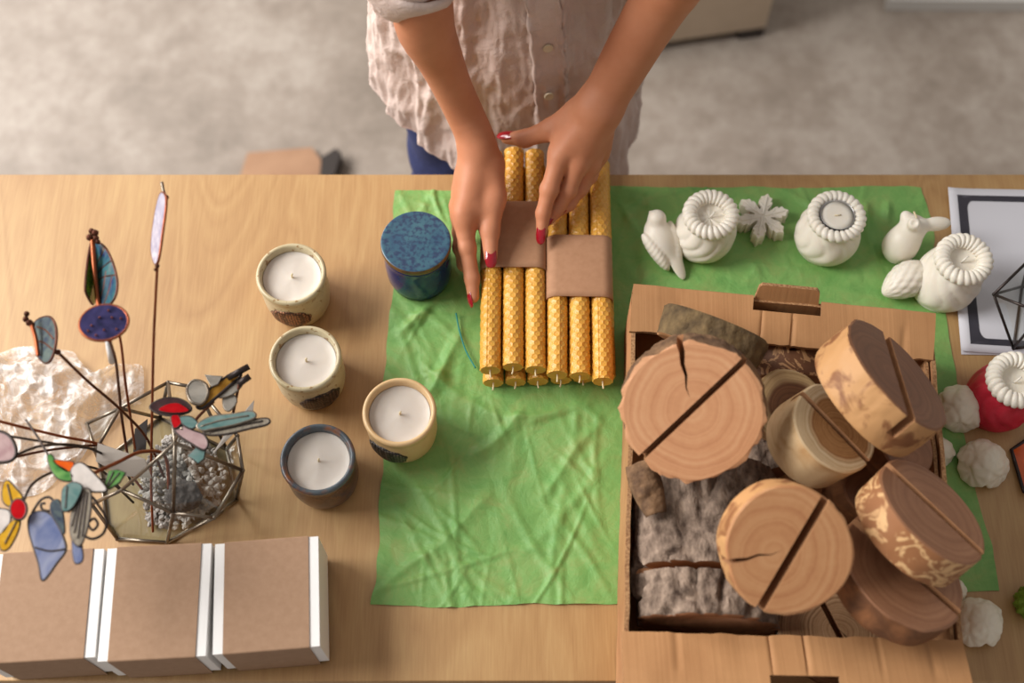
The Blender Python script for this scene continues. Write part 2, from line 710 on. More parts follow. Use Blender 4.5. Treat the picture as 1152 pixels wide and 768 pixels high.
def plaque_mat(name, c, d):
    m, nt, b = new_mat(name)
    v = N(nt, 'ShaderNodeTexVoronoi', feature='F1')
    v.inputs['Scale'].default_value = 330
    v.inputs['Randomness'].default_value = 0.25
    nt.links.new(coords(nt), v.inputs['Vector'])
    nt.links.new(ramp(nt, v.outputs['Distance'], [(0.2, c), (0.55, d)]), b.inputs['Base Color'])
    b.inputs['Roughness'].default_value = 0.42
    b.inputs['Metallic'].default_value = 0.35
    bump(nt, b, v.outputs['Distance'], 0.9, -0.0012)
    return m


M_PLQ_BRONZE = plaque_mat('bronze_relief', (170, 118, 84), (72, 46, 34))
M_PLQ_DARK = plaque_mat('dark_relief', (104, 78, 64), (38, 28, 26))
M_PLQ_GREY = plaque_mat('pewter_relief', (122, 112, 104), (40, 38, 38))
JR = np.array([(0, 0), (0.0285, 0), (0.0315, 0.0022), (0.0345, 0.010), (0.0365, 0.022), (0.0368, 0.036), (0.0358, 0.048), (0.0352, 0.053), (0.0364, 0.0565), (0.0378, 0.0595), (0.0381, 0.0628), (0.0372, 0.0652), (0.0352, 0.0660), (0.0334, 0.0652), (0.0324, 0.0625), (0.0318, 0.056), (0.0315, 0.030), (0, 0.028)])


def jar_r(z):
    return float(np.interp(z, JR[:12, 1], JR[:12, 0]))


def candle_jar(px, py, label, body, rim=None, plq=None, pang=0.0, zc=0.028, base=0.0):
    H = 0.066 * 1.06
    c = P(px, py, H + base)
    root = thing('candle_jar', label, 'candle', (c[0], c[1], TZ + base), 'stoneware jar candles')
    root.scale = (1.0, 1.0, 1.06)
    mb = MB().lathe(JR[:9], 72, 0).lathe(JR[8:], 72, 1)
    mb.build('jar', [body, rim or body], root)
    wx = MB().lathe([(0, 0.030), (0.0312, 0.030), (0.0316, 0.0575), (0.0308, 0.0570), (0.022, 0.0562), (0.008, 0.0558), (0.003, 0.0563), (0, 0.0565)], 56,
                    wob=lambda V: V + np.stack([0 * V[..., 0], 0 * V[..., 0], 0.0006 * vnoise(V * 90 + px, 3) * (V[..., 2] > 0.05)], -1))
    wx.build('wax', M_WAX, root)
    MB().tube(spline([(0, 0, 0.055), (0.0002, 0, 0.060), (0.0012, -0.0004, 0.0645)], 8), 0.0011, 7).build('wick', M_WICK, root)
    if plq:
        n = 44
        rings = np.linspace(0, 1, 8)
        V = np.zeros((len(rings) * 2, n, 3))
        a = arc(n)
        wv = 1 + 0.04 * np.sin(a * 9)
        for k, rr in enumerate(list(rings) + list(rings[::-1])):
            out = 0.0022 if k < len(rings) else -0.0010
            if k < len(rings):
                out = 0.0022 * (1 - max(0, (rr - 0.8) / 0.2) ** 2 * 0.5)
            u = 0.0235 * rr * np.cos(a) * wv
            z = np.clip(zc + 0.0165 * rr * np.sin(a) * wv, 0.004, 0.06)
            R = np.array([jar_r(q) for q in z]) + out
            th = pang + u / 0.037
            V[k] = np.stack([R * np.cos(th), R * np.sin(th), z], -1)
        MB().grid(V, closev=True).build('plaque', plq, root)
    return root


candle_jar(327, 307, 'speckled cream jar candle at the back of the bare table, nearest the table edge', M_CREAM, None, M_PLQ_BRONZE, math.radians(-96))
candle_jar(343, 402, 'speckled cream jar candle standing between another cream jar and the brown one', M_CREAM, None, M_PLQ_DARK, math.radians(-66))
candle_jar(357, 515, 'dark brown jar candle with a bluish rim on bare wood', M_BROWN, M_RIMB)
candle_jar(449, 462, 'plain beige jar candle standing half on the green tissue edge', M_SAND, None, M_PLQ_GREY, math.radians(-116), base=SOFT)

# blue jar with its lid
c = P(467.5, 271, 0.078)
root = thing('lidded_jar', 'cobalt blue glazed jar with a mottled teal lid', 'jar', (c[0], c[1], TZ + SOFT))
MB().lathe([(0, 0), (0.030, 0), (0.0345, 0.003), (0.0366, 0.014), (0.0372, 0.034), (0.0366, 0.052), (0.0358, 0.060), (0.0372, 0.0645), (0.0365, 0.0665), (0.033, 0.0660), (0.031, 0.060), (0, 0.055)], 72).build('jar', M_COBALT, root)
lid = MB()
lid.lathe([(0, 0.0668), (0.034, 0.0668), (0.0376, 0.0676), (0.0386, 0.0700), (0.0386, 0.0745), (0.0378, 0.0766)], 72, 1)
lid.lathe([(0.0378, 0.0766), (0.0366, 0.0772), (0.0340, 0.0768), (0.020, 0.0774), (0, 0.0776)], 72, 0)
lid.build('lid', [M_LID, M_LIDRIM], root)

# ------------------------------------------------------------------ kraft sleeved gift boxes
M_WHITE = simple('white_card', (236, 234, 232), 0.5)
M_KRAFT = simple('kraft_paper', (153, 120, 93), 0.75, c2=(162, 129, 102), scale=140, bumps=0.06, bscale=400, bdist=0.0006)
M_BLACKCARD = simple('dark_card', (38, 30, 28), 0.6)


def gift_box(tl, tr, bl, label, hgt=0.078, flapside=True):
    A, B_, C_ = P(*tl, hgt), P(*tr, hgt), P(*bl, hgt)
    ex = B_ - A
    W_ = np.linalg.norm(ex)
    ex = ex / W_
    ey = np.array([-ex[1], ex[0], 0])
    D = abs(np.dot(C_ - A, ey))
    cen = A + ex * W_ / 2 - ey * D / 2
    M = np.eye(4)
    M[:3, 0], M[:3, 1] = ex, ey
    M[:3, 3] = (cen[0], cen[1], TZ)
    root = thing('gift_box', label, 'box', mat=Matrix(M.tolist()), group='sleeved gift boxes')
    w, d = W_ / 2, D / 2
    o = MB().box((-w + 0.002, -d + 0.002, 0.0002), (w - 0.002, d - 0.002, hgt - 0.004)).build('tray', M_BLACKCARD, root, False)
    t = 0.001
    mb = MB()
    z0 = 0.010
    # lid as an open shell
    mb.box((-w, -d, hgt - t), (w, d, hgt))
    mb.box((-w, -d, z0), (-w + t, d, hgt - t)).box((w - t, -d, z0), (w, d, hgt - t))
    mb.box((-w + t, -d, z0), (w - t, -d + t, hgt - t)).box((-w + t, d - t, z0), (w - t, d, hgt - t))
    o = mb.build('lid', M_WHITE, root, False)
    # sleeve: closed band round the top, front, bottom edge and back
    s = W_ * 0.405
    g = 0.0012
    prof = []
    for (y, z) in ((-d - g, 0.0010), (-d - g, hgt + g), (d + g, hgt + g), (d + g, 0.0010)):
        prof.append((y, z))
    out = []
    rad = 0.0015
    p = np.array(prof)
    ring = [(-d - g, 0.001), (-d - g, hgt + g - rad), (-d - g + rad * 0.3, hgt + g - rad * 0.3), (-d - g + rad, hgt + g), (d + g - rad, hgt + g), (d + g - rad * 0.3, hgt + g - rad * 0.3), (d + g, hgt + g - rad), (d + g, 0.001)]
    inner = [(np.sign(y) * (abs(y) - 0.0007), z - (0.0007 if z > hgt else 0)) for (y, z) in ring]
    full = ring + inner[::-1]
    V = np.zeros((len(full), 2, 3))
    for k, (y, z) in enumerate(full):
        V[k, 0] = (-s, y, z)
        V[k, 1] = (s, y, z)
    mb = MB().grid(V, closeu=True)
    n = len(ring)
    for e in (0, 1):
        for k in range(n - 1):
            q = [k * 2 + e, (k + 1) * 2 + e, (len(full) - 2 - k) * 2 + e, (len(full) - 1 - k) * 2 + e]
            mb.f.append(tuple(q if e else q[::-1]))
            mb.m.append(0)
    mb.build('sleeve', M_KRAFT, root, False)
    return root


gift_box((242, 612), (358, 603), (229, 737), 'white gift box in a kraft sleeve, beside the bare wood end of the row')
gift_box((121, 617), (238, 611), (109, 744), 'white gift box in a kraft sleeve, middle of the three in the row')
gift_box((-8, 624), (117, 617), (-18, 746), 'white gift box in a kraft sleeve, partly under the glass butterflies')

# ------------------------------------------------------------------ beeswax candles
m, nt, b = new_mat('beeswax')
vec = coords(nt)
f = noise(nt, vec, 22, 4, 0.6)
nt.links.new(ramp(nt, f, [(0.3, (210, 152, 58)), (0.7, (224, 172, 80))]), b.inputs['Base Color'])
b.inputs['Roughness'].default_value = 0.36
b.inputs['Subsurface Weight'].default_value = 0.18
b.inputs['Subsurface Radius'].default_value = (0.012, 0.006, 0.0015)
b.inputs['Subsurface Scale'].default_value = 1.0
bump(nt, b, noise(nt, vec, 380, 3, 0.6), 0.12, 0.0006)
M_BEES = m
CR = 0.0110
CL = 0.275


def hexd(u, v, a):
    """1 inside hexagonal cells, 0 on the walls; a = cell pitch"""
    s3 = math.sqrt(3)
    best = np.full(u.shape, 9.0)
    sec = np.full(u.shape, 9.0)
    for (ox, oy) in ((0, 0), (0.5, s3 / 2)):
        qx = u / a - ox
        qy = v / a - oy
        dx = qx - np.round(qx)
        dy = qy - np.round(qy / s3) * s3
        for sx in (0,):
            d = np.maximum(np.abs(dx), np.abs(dx) * 0.5 + np.abs(dy) * s3 / 2)
            best = np.minimum(best, d)
    return np.clip((0.5 - best) / 0.13, 0, 1)


def candle_mesh(seed):
    na, nl = 92, 330
    a = np.linspace(0, 2 * PI, na, endpoint=False)
    y = np.linspace(0, CL, nl)
    A, Y = np.meshgrid(a, y, indexing='ij')
    ncell = 11
    pitch = 2 * PI * CR / ncell
    R = CR + 0.00060 - 0.0011 * hexd(A * CR, Y, pitch) + 0.0003 * vnoise(np.stack([np.cos(A) * 3, np.sin(A) * 3, Y * 40 + seed], -1), seed)
    # seam of the rolled sheet
    da = (A - 1.9 + 0.03 * np.sin(Y * 30 + seed) + PI) % (2 * PI) - PI
    R = R + np.where((da > 0) & (da < 0.9), 0.0008 * (1 - da / 0.9), 0)
    V = np.stack([R * np.cos(A), Y, R * np.sin(A)], -1)
    mb = MB().grid(V[::-1].copy(), closeu=True)
    # rolled ends
    for e, s in ((0, 1), (nl - 1, -1)):
        rim = V[:, e]
        W_ = np.zeros((na, 9, 3))
        for k, q in enumerate(np.linspace(1, 0.12, 9)):
            W_[:, k] = rim * [q, 1, q]
            W_[:, k, 1] = y[e] + s * (0.0005 * (1 - q) + 0.0007 * (0.5 + 0.5 * np.cos((q * CR / 0.0022) * 2 * PI + a)) * (0.2 < q < 0.97))
        mb.grid(W_ if s < 0 else W_[::-1].copy(), closeu=True)
        mb.add(np.array([[0, y[e] + s * 0.001, 0]]), [])
    return mb


cm = candle_mesh(1)
cand0 = thing('taper_candle', 'x', 'candle', (0, 0, -5), 'beeswax taper candles')
cm.build('wax_body', M_BEES, cand0)
MB().tube(spline([(0, 0.004, 0), (0, -0.003, 0.0002), (0.0006, -0.0078, -0.0008)], 8), 0.0009, 6).build('wick', M_WICK, cand0)
used = [0]


def put_candle(px, py, zc, top, lab, roll, dx=0.0):
    """near end centre at pixel, back end centre direction to top pixel (x only)"""
    A = P(px, py, zc)
    Bq = P(top[0], top[1], zc)
    d = Bq - A
    d[2] = 0
    d = nrm(d)
    X = np.array([d[1], -d[0], 0])
    M = np.eye(4)
    Rr = np.array([[math.cos(roll), 0, math.sin(roll)], [0, 1, 0], [-math.sin(roll), 0, math.cos(roll)]])
    base = np.stack([X, d, np.array([0, 0, 1.0])], 1)
    M[:3, :3] = base @ Rr
    M[:3, 3] = A
    o = cand0 if used[0] == 0 else copy_tree(cand0)
    used[0] += 1
    o.matrix_world = Matrix(M.tolist())
    for ch in o.children:
        ch.matrix_parent_inverse = Matrix.Identity(4)
    o['label'] = lab
    return o


ZL, ZU = CR + 0.0026, CR * 3 + 0.0056
SP = 0.0242


def bundle(near, far, labels, ups, rolls, upper):
    z = ZU if upper else ZL
    A, Bq = P(near[0], near[1], z), P(far[0], far[1], z)
    d = nrm((Bq - A) * [1, 1, 0])
    X = np.array([d[1], -d[0], 0])
    for k in (-1, 0, 1):
        a = A + X * SP * k + d * ups[k + 1]
        Rr = np.array([[math.cos(rolls[k + 1]), 0, math.sin(rolls[k + 1])], [0, 1, 0], [-math.sin(rolls[k + 1]), 0, math.cos(rolls[k + 1])]])
        M = np.eye(4)
        M[:3, :3] = np.stack([X, d, np.array([0, 0, 1.0])], 1) @ Rr
        M[:3, 3] = a
        o = cand0 if used[0] == 0 else copy_tree(cand0)
        used[0] += 1
        o.matrix_world = Matrix(M.tolist())
        o['label'] = labels[k + 1]


bundle((577, 414), (578, 165), ('upper beeswax taper of the bundle under her hands, on the blue jar side',
                                'upper beeswax taper in the middle of the bundle under her hands',
                                'upper beeswax taper of the bundle under her hands, next to the second bundle'), (-0.003, 0.001, -0.002), (0.0, 2.1, 4.0), True)
bundle((580, 430), (580, 175), ('lower beeswax taper of the bundle under her hands, on the blue jar side',
                                'lower beeswax taper in the middle of the bundle under her hands',
                                'lower beeswax taper of the bundle under her hands, next to the second bundle'), (-0.001, 0.0, 0.001), (1.0, 2.7, 4.4), False)
bundle((652.4, 423), (650.4, 190), ('upper beeswax taper of the second bundle, beside the bundle under her hands',
                                'upper beeswax taper in the middle of the second bundle',
                                'upper beeswax taper of the second bundle, on the cardboard crate side'), (0.001, 0.0, -0.006), (0.6, 2.9, 6.2), True)
bundle((656, 428), (652, 195), ('lower beeswax taper of the second bundle, beside the bundle under her hands',
                                'lower beeswax taper in the middle of the second bundle',
                                'lower beeswax taper of the second bundle, on the cardboard crate side'), (0.0, 0.002, 0.004), (2.0, 3.9, 5.8), False)


def band(near, far, y0, y1, label):
    """kraft belly band round a bundle whose upper middle candle runs near -> far (pixels), between picture rows y0 and y1"""
    A, Bq = P(near[0], near[1], ZU), P(far[0], far[1], ZU)
    d = nrm((Bq - A) * [1, 1, 0])
    X = np.array([d[1], -d[0], 0])
    zt = ZU + CR + 0.0018
    r = CR + 0.0014
    Wd = 2 * (SP + r + 0.0004)
    zb = SOFT + 0.0004
    yA, yB = P(near[0], y1, zt)[1], P(near[0], y0, zt)[1]
    rows = []
    for t in np.linspace(0, 1, 11):
        o = A + d * ((yA + (yB - yA) * t - A[1]) / d[1])
        ring = []
        for (cx, cz, a0) in ((Wd / 2 - r, zt - r, 0), (-Wd / 2 + r, zt - r, PI / 2), (-Wd / 2 + r, zb + r, PI), (Wd / 2 - r, zb + r, 3 * PI / 2)):
            for q in np.linspace(0, PI / 2, 8):
                ring.append((o + X * (cx + r * math.cos(a0 + q))) * [1, 1, 0] + np.array([0, 0, TZ + cz + r * math.sin(a0 + q)]))
        rows.append(ring)
    o = MB().grid(np.array(rows)[::-1].copy(), closev=True).build('belly_band', M_BAND, None)
    s = o.modifiers.new('thick', 'SOLIDIFY')
    s.thickness = 0.0006
    s.offset = 1
    tag(o, label, 'paper band', 'kraft paper belly bands')
    return o


M_BAND = simple('kraft_band', (166, 122, 90), 0.75, c2=(176, 132, 100), scale=120, bumps=0.06, bscale=400, bdist=0.0006)
band((577, 414), (578, 165), 226, 300, 'brown kraft paper band around the candle bundle under her hands')
band((652.4, 423), (650.4, 190), 264, 333, 'brown kraft paper band around the second candle bundle, beside the cardboard crate')
# ------------------------------------------------------------------ cardboard crate
def cardboard(name, c, c2, stretch):
    m, nt, b = new_mat(name)
    vec = coords(nt)
    f = noise(nt, vec, 16, 4, 0.6, 0.2)
    st = noise(nt, coords(nt, stretch), 1.0, 2, 0.5)
    mixf = math_node(nt, 'ADD', math_node(nt, 'MULTIPLY', f, 0.92), math_node(nt, 'MULTIPLY', st, 0.08))
    nt.links.new(ramp(nt, mixf, [(0.32, c), (0.68, c2)]), b.inputs['Base Color'])
    b.inputs['Roughness'].default_value = 0.72
    bump(nt, b, st, 0.30, 0.0014)
    return m


M_CARD = cardboard('corrugated_card', (172, 124, 80), (186, 138, 92), (260, 2.5, 2.5))
M_CARDV = cardboard('corrugated_card_side', (158, 110, 72), (182, 134, 92), (6, 150, 6))
M_FLUTE = simple('cut_card_edge', (120, 78, 46), 0.85, c2=(190, 148, 104), scale=420)
CH = 0.112
BLc, BRc, FRc, FLc = P(713, 318, CH), P(1053, 351, CH), P(1098, 786, CH), P(702, 778, CH)
for q in (BLc, BRc, FRc, FLc):
    q[2] = 0
cc = (BLc + BRc + FRc + FLc) / 4
crate = thing('cardboard_crate', 'open corrugated cardboard crate with hand holes, full of slotted wood slices', 'box', (cc[0], cc[1], TZ + SOFT))
z0, z1 = TZ + SOFT + 0.0004, TZ + CH


def wall(name, A, B_, inn, za, zb, t=0.0042, mats=None):
    """upright corrugated panel from A to B_, inn = inward unit vector; index 1 on the cut top edge"""
    A, B_ = np.array(A), np.array(B_)
    n = 40
    u = np.linspace(0, 1, n)
    base = A + (B_ - A) * u[:, None]
    wob = 0.0008 * fbm(base * 25, 3, 2)
    V = np.zeros((n, 4, 3))
    V[:, 0] = base + inn * wob[:, None]
    V[:, 1] = V[:, 0]
    V[:, 2] = V[:, 0] + inn * t
    V[:, 3] = V[:, 2]
    topw = 0.0012 * fbm(base * 40, 8, 2)
    V[:, 0, 2] = za
    V[:, 1, 2] = zb + topw
    V[:, 2, 2] = zb + topw
    V[:, 3, 2] = za
    mb = MB()
    b0 = V.reshape(-1, 3)
    f, mi = [], []
    for i in range(n - 1):
        for j in range(4):
            j2 = (j + 1) % 4
            f.append((i * 4 + j, i * 4 + j2, (i + 1) * 4 + j2, (i + 1) * 4 + j))
            mi.append(1 if j == 1 else 0)
    f.append((0, 3, 2, 1))
    f.append(((n - 1) * 4, (n - 1) * 4 + 1, (n - 1) * 4 + 2, (n - 1) * 4 + 3))
    mi += [1, 1]
    mb.add(b0, f)
    mb.m = mi
    return mb.build(name, mats or [M_CARDV, M_FLUTE], crate, False, world=True)


eL, eR = nrm(FLc - BLc), nrm(FRc - BRc)
eB, eF = nrm(BRc - BLc), nrm(FRc - FLc)
nL = np.array([-eL[1], eL[0], 0])
nL = nL * np.sign(np.dot(nL, cc - BLc))
nR = np.array([-eR[1], eR[0], 0])
nR = nR * np.sign(np.dot(nR, cc * [1, 1, 0] - BRc))
nB = np.array([-eB[1], eB[0], 0])
nB = nB * np.sign(np.dot(nB, cc - BLc))
nF = np.array([-eF[1], eF[0], 0])
nF = nF * np.sign(np.dot(nF, cc - FLc))
wall('side_wall', BLc + eL * 0.004, FLc - eL * 0.004, nL, z0, z1 - 0.0165)
wall('side_wall', BRc + eR * 0.004, FRc - eR * 0.004, nR, z0, z1 - 0.0165)
wall('end_wall', BLc, BRc, nB, z0, z1 - 0.0062, mats=[M_CARD, M_FLUTE])
wall('end_wall', FLc, FRc, nF, z0, z1 - 0.0062, mats=[M_CARD, M_FLUTE])
# wall('inner_panel', BLc + nL * 0.0062 + eL * 0.05, FLc + nL * 0.0062 - eL * 0.045, nL, z0 + 0.004, z1 - 0.021, 0.0035)
wall('inner_panel', BRc + nR * 0.0062 + eR * 0.045, FRc + nR * 0.0062 - eR * 0.045, nR, z0 + 0.004, z1 - 0.021, 0.0035)
fl_ = MB()
v = np.array([BLc + nL * .005 + nB * .005, BRc + nR * .005 + nB * .005, FRc + nR * .005 + nF * .005, FLc + nL * .005 + nF * .005])
lo_, hi_ = v.copy(), v.copy()
lo_[:, 2], hi_[:, 2] = z0, z0 + 0.004
fl_.add(np.concatenate([lo_, hi_]), [(0, 1, 2, 3), (7, 6, 5, 4), (0, 4, 5, 1), (1, 5, 6, 2), (2, 6, 7, 3), (3, 7, 4, 0)])
fl_.build('base', M_CARD, crate, False, world=True)


def ledge(A, B_, inn, d, u1, u2, hole, flapname):
    """folded-in top flap with the hand hole at its outer edge, plus the upright outer lip each side of the hole"""
    A, B_ = np.array(A), np.array(B_)
    L = np.linalg.norm(B_ - A)
    ex = (B_ - A) / L
    r = 0.006

    def cor(cx, cy, a0, a1):
        return [(cx + r * math.cos(t), cy + r * math.sin(t)) for t in np.linspace(a0, a1, 5)]
    x1, x2 = u1 * L, u2 * L
    # outline built from strips so the faces stay convex: rows across the depth
    mb = MB()
    ncol = 170
    us = np.unique(np.concatenate([np.linspace(0, L, ncol), [x1, x2]]))
    vs = np.array([0, 0.0015, hole * 0.5, hole, hole + 0.006, d * 0.6, d * 0.8, d])
    idx = {}
    th = 0.0042
    top, bot = [], []
    for i, u in enumerate(us):
        for j, v_ in enumerate(vs):
            vv = v_
            if j == len(vs) - 1:
                vv = d + 0.0015 * float(fbm(np.array([[u * 60, 3.3, inn[1]]]), 5, 2)[0])
            drop = 0.0018 if j == 0 else 0
            sag = -0.014 * (v_ / d) ** 1.3 + 0.0012 * math.sin(u * 31 + 1) * (v_ / d) + 0.0007 * float(vnoise(np.array([[u * 45, v_ * 20, 1.0]]), 2)[0])
            for (uc, wc, dc) in ((0.432, 0.0012, 0.0016), (0.535, 0.0012, 0.0030), (0.16, 0.003, 0.0012), (0.75, 0.002, 0.0010), (0.90, 0.003, 0.0014)):
                sag -= dc * math.exp(-((u / L - uc) * L / wc) ** 2) * (1 if v_ > hole else 0)
            p = A + ex * u + inn * vv
            top.append((p[0], p[1], z1 + sag - drop))
            bot.append((p[0], p[1], z1 + sag - th))
    n = len(vs)
    T = len(top)
    f, mi = [], []

    def solid(i, j):
        if i < 0 or j < 0 or i >= len(us) - 1 or j >= n - 1:
            return False
        um = (us[i] + us[i + 1]) / 2
        return not (x1 < um < x2 and j < 3)
    for i in range(len(us) - 1):
        for j in range(n - 1):
            if not solid(i, j):
                continue
            a, b_, c_, e_ = i * n + j, (i + 1) * n + j, (i + 1) * n + j + 1, i * n + j + 1
            f.append((a, e_, c_, b_))
            mi.append(0)
            f.append((T + a, T + b_, T + c_, T + e_))
            mi.append(0)
            for (di, dj, p, q) in ((0, -1, a, b_), (1, 0, b_, c_), (0, 1, c_, e_), (-1, 0, e_, a)):
                if not solid(i + di, j + dj):
                    f.append((p, q, T + q, T + p))
                    mi.append(1 if dj == 1 or (dj == -1 and j > 0) or di else 0)
    mb.add(np.array(top + bot), f)
    mb.m = mi
    o = mb.build('end_flap', [M_CARD, M_FLUTE], crate, True, world=True, autosmooth=35)
    # tab pushed out of the hole
    if flapname:
        m3 = MB()
        Lf = x2 - x1 - 0.002
        pts = []
        for (u, h) in [(0, 0), (Lf, 0)] + [(Lf - 0.003, 0.022), (Lf - 0.006, 0.0255)] + [(0.006, 0.0255), (0.003, 0.022)]:
            pts.append((u, h))
        upv = nrm(np.array([0, 0, 1.0]) - inn * 0.40)
        O = A + ex * (x1 + 0.001) + inn * 0.004 + np.array([0, 0, z1 - 0.012])
        v = np.array([O + ex * u + upv * h for (u, h) in pts])
        nn = nrm(np.cross(ex, upv)) * 0.0045
        k = len(pts)
        f = [tuple(range(k)), tuple(range(2 * k - 1, k - 1, -1))] + [(i, k + i, k + (i + 1) % k, (i + 1) % k) for i in range(k)]
        m3.add(np.concatenate([v, v + nn * (1 if np.dot(nn, inn) < 0 else -1)]), f)
        m3.m = [0, 0] + [1] * k
        m3.build('handle_tab', [M_CARD, M_FLUTE], crate, False, world=True)
    return o


ledge(BLc, BRc, nB, 0.048, 0.40, 0.625, 0.016, True)
ledge(FLc, FRc, nF, 0.056, 0.42, 0.62, 0.018, False)

# ------------------------------------------------------------------ slotted wood slices
def ring_wood(name, stops, freq=420, heart=None, wob=0.008, cx=(0.004, 0.003), rough=0.6, dark_r=None):
    m, nt, b = new_mat(name)
    tc = N(nt, 'ShaderNodeTexCoord')
    nzv = N(nt, 'ShaderNodeTexNoise')
    nzv.inputs['Scale'].default_value = 16
    nzv.inputs['Detail'].default_value = 3
    nt.links.new(tc.outputs['Object'], nzv.inputs['Vector'])
    sub = N(nt, 'ShaderNodeVectorMath', operation='SUBTRACT')
    nt.links.new(nzv.outputs['Color'], sub.inputs[0])
    sub.inputs[1].default_value = (0.5 + cx[0] / (2 * wob), 0.5 + cx[1] / (2 * wob), 0.5)
    sc = N(nt, 'ShaderNodeVectorMath', operation='SCALE')
    sc.inputs['Scale'].default_value = wob * 2
    nt.links.new(sub.outputs[0], sc.inputs[0])
    ad = N(nt, 'ShaderNodeVectorMath', operation='ADD')
    nt.links.new(tc.outputs['Object'], ad.inputs[0])
    nt.links.new(sc.outputs[0], ad.inputs[1])
    fl2 = N(nt, 'ShaderNodeVectorMath', operation='MULTIPLY')
    fl2.inputs[1].default_value = (1, 1, 0)
    nt.links.new(ad.outputs[0], fl2.inputs[0])
    ln = N(nt, 'ShaderNodeVectorMath', operation='LENGTH')
    nt.links.new(fl2.outputs[0], ln.inputs[0])
    r = ln.outputs['Value']
    rn = N(nt, 'ShaderNodeTexNoise', noise_dimensions='1D')
    rn.inputs['Scale'].default_value = freq
    rn.inputs['Detail'].default_value = 3
    nt.links.new(r, rn.inputs['W'])
    grain = noise(nt, coords(nt, (1, 1, 0.2)), 260, 3, 0.6)
    blot = noise(nt, coords(nt), 30, 3, 0.55)
    s = math_node(nt, 'ADD', math_node(nt, 'MULTIPLY', rn.outputs['Fac'], 0.62), math_node(nt, 'ADD', math_node(nt, 'MULTIPLY', grain, 0.13), math_node(nt, 'MULTIPLY', blot, 0.25)))
    c1 = ramp(nt, s, [(0.34, stops[0]), (0.5, stops[1]), (0.66, stops[2])])
    if heart is not None:
        mr = N(nt, 'ShaderNodeMapRange')
        mr.inputs['From Min'].default_value = dark_r - 0.003
        mr.inputs['From Max'].default_value = dark_r + 0.003
        nt.links.new(r, mr.inputs['Value'])
        mx = N(nt, 'ShaderNodeMix', data_type='RGBA')
        nt.links.new(mr.outputs[0], mx.inputs['Factor'])
        c2 = ramp(nt, s, [(0.34, heart[0]), (0.66, heart[1])])
        nt.links.new(c2, mx.inputs['A'])
        nt.links.new(c1, mx.inputs['B'])
        c1 = mx.outputs['Result']
    nt.links.new(c1, b.inputs['Base Color'])
    b.inputs['Roughness'].default_value = rough
    bump(nt, b, rn.outputs['Fac'], 0.12, 0.0008)
    return m


def pattern_bark(name, c, c2, scale=38, lo=0.5, hi=0.56, rough=0.6, dist=1.2):
    m, nt, b = new_mat(name)
    vec = coords(nt)
    f = noise(nt, vec, scale, 4, 0.55, dist)
    nt.links.new(ramp(nt, f, [(lo, c), (hi, c2)]), b.inputs['Base Color'])
    b.inputs['Roughness'].default_value = rough
    bump(nt, b, f, 0.3, 0.001)
    return m


W_PEACH = ring_wood('peach_end_grain', ((190, 132, 92), (204, 148, 106), (213, 162, 120)), 150)
W_TAN = ring_wood('tan_end_grain', ((182, 122, 80), (198, 142, 96), (208, 156, 110)), 140, cx=(-0.01, 0.012))
W_PALE = ring_wood('pale_end_grain', ((196, 164, 122), (214, 186, 146), (224, 200, 164)), 420, heart=((140, 92, 52), (190, 142, 92)), dark_r=0.033)
W_DARK = ring_wood('brown_heartwood', ((116, 76, 50), (132, 88, 60), (146, 100, 70)), 160, cx=(0.01, -0.01), rough=0.5)
W_MID = ring_wood('reddish_heartwood', ((136, 92, 64), (152, 106, 76), (166, 120, 88)), 160, rough=0.5)
W_GREY = ring_wood('grey_end_grain', ((128, 92, 62), (164, 126, 90), (182, 146, 110)), 480)
W_OLIVE = ring_wood('ringed_pale_wood', ((168, 136, 92), (196, 166, 120), (206, 178, 136)), 380, heart=((84, 52, 30), (120, 78, 48)), dark_r=0.026)
B_ROUGH = simple('rough_bark', (74, 57, 46), 0.9, c2=(166, 144, 126), scale=90, bumps=1.0, bscale=190, bdist=0.003, stretch=(1, 1, 0.7))
B_BROWN = simple('brown_bark', (78, 54, 36), 0.85, c2=(142, 108, 76), scale=70, bumps=0.7, bscale=150, bdist=0.003)
B_OLIVE = simple('mossy_bark', (70, 54, 34), 0.88, c2=(122, 100, 66), scale=70, bumps=0.8, bscale=120, bdist=0.003)
B_SPOT = pattern_bark('flaked_bark', (196, 148, 98), (140, 92, 56), 34, 0.5, 0.6, dist=0.8)
B_PALE = pattern_bark('peeled_side', (222, 190, 146), (196, 154, 106), 22, 0.45, 0.65)
B_VEIN = pattern_bark('beetle_traced_side', (116, 74, 46), (196, 150, 104), 42, 0.5, 0.55, dist=2.5)
B_TRACE = pattern_bark('pale_traced_side', (150, 100, 62), (214, 172, 122), 40, 0.5, 0.58, dist=2.2)
B_DEEP = pattern_bark('brown_peeled_side', (104, 66, 40), (150, 98, 60), 26, 0.4, 0.62)
M_CUT = simple('sawn_slot', (160, 112, 74), 0.8, c2=(182, 134, 94), scale=60)


def bool_cut(o, cutters):
    for c in cutters:
        md = o.modifiers.new('cut', 'BOOLEAN')
        md.operation = 'DIFFERENCE'
        md.solver = 'EXACT'
        md.object = c
    bpy.context.view_layer.update()
    dg = bpy.context.evaluated_depsgraph_get()
    me = bpy.data.meshes.new_from_object(o.evaluated_get(dg))
    o.modifiers.clear()
    old = o.data
    o.data = me
    bpy.data.meshes.remove(old)
    for c in cutters:
        d = c.data
        bpy.data.objects.remove(c)
        bpy.data.meshes.remove(d)


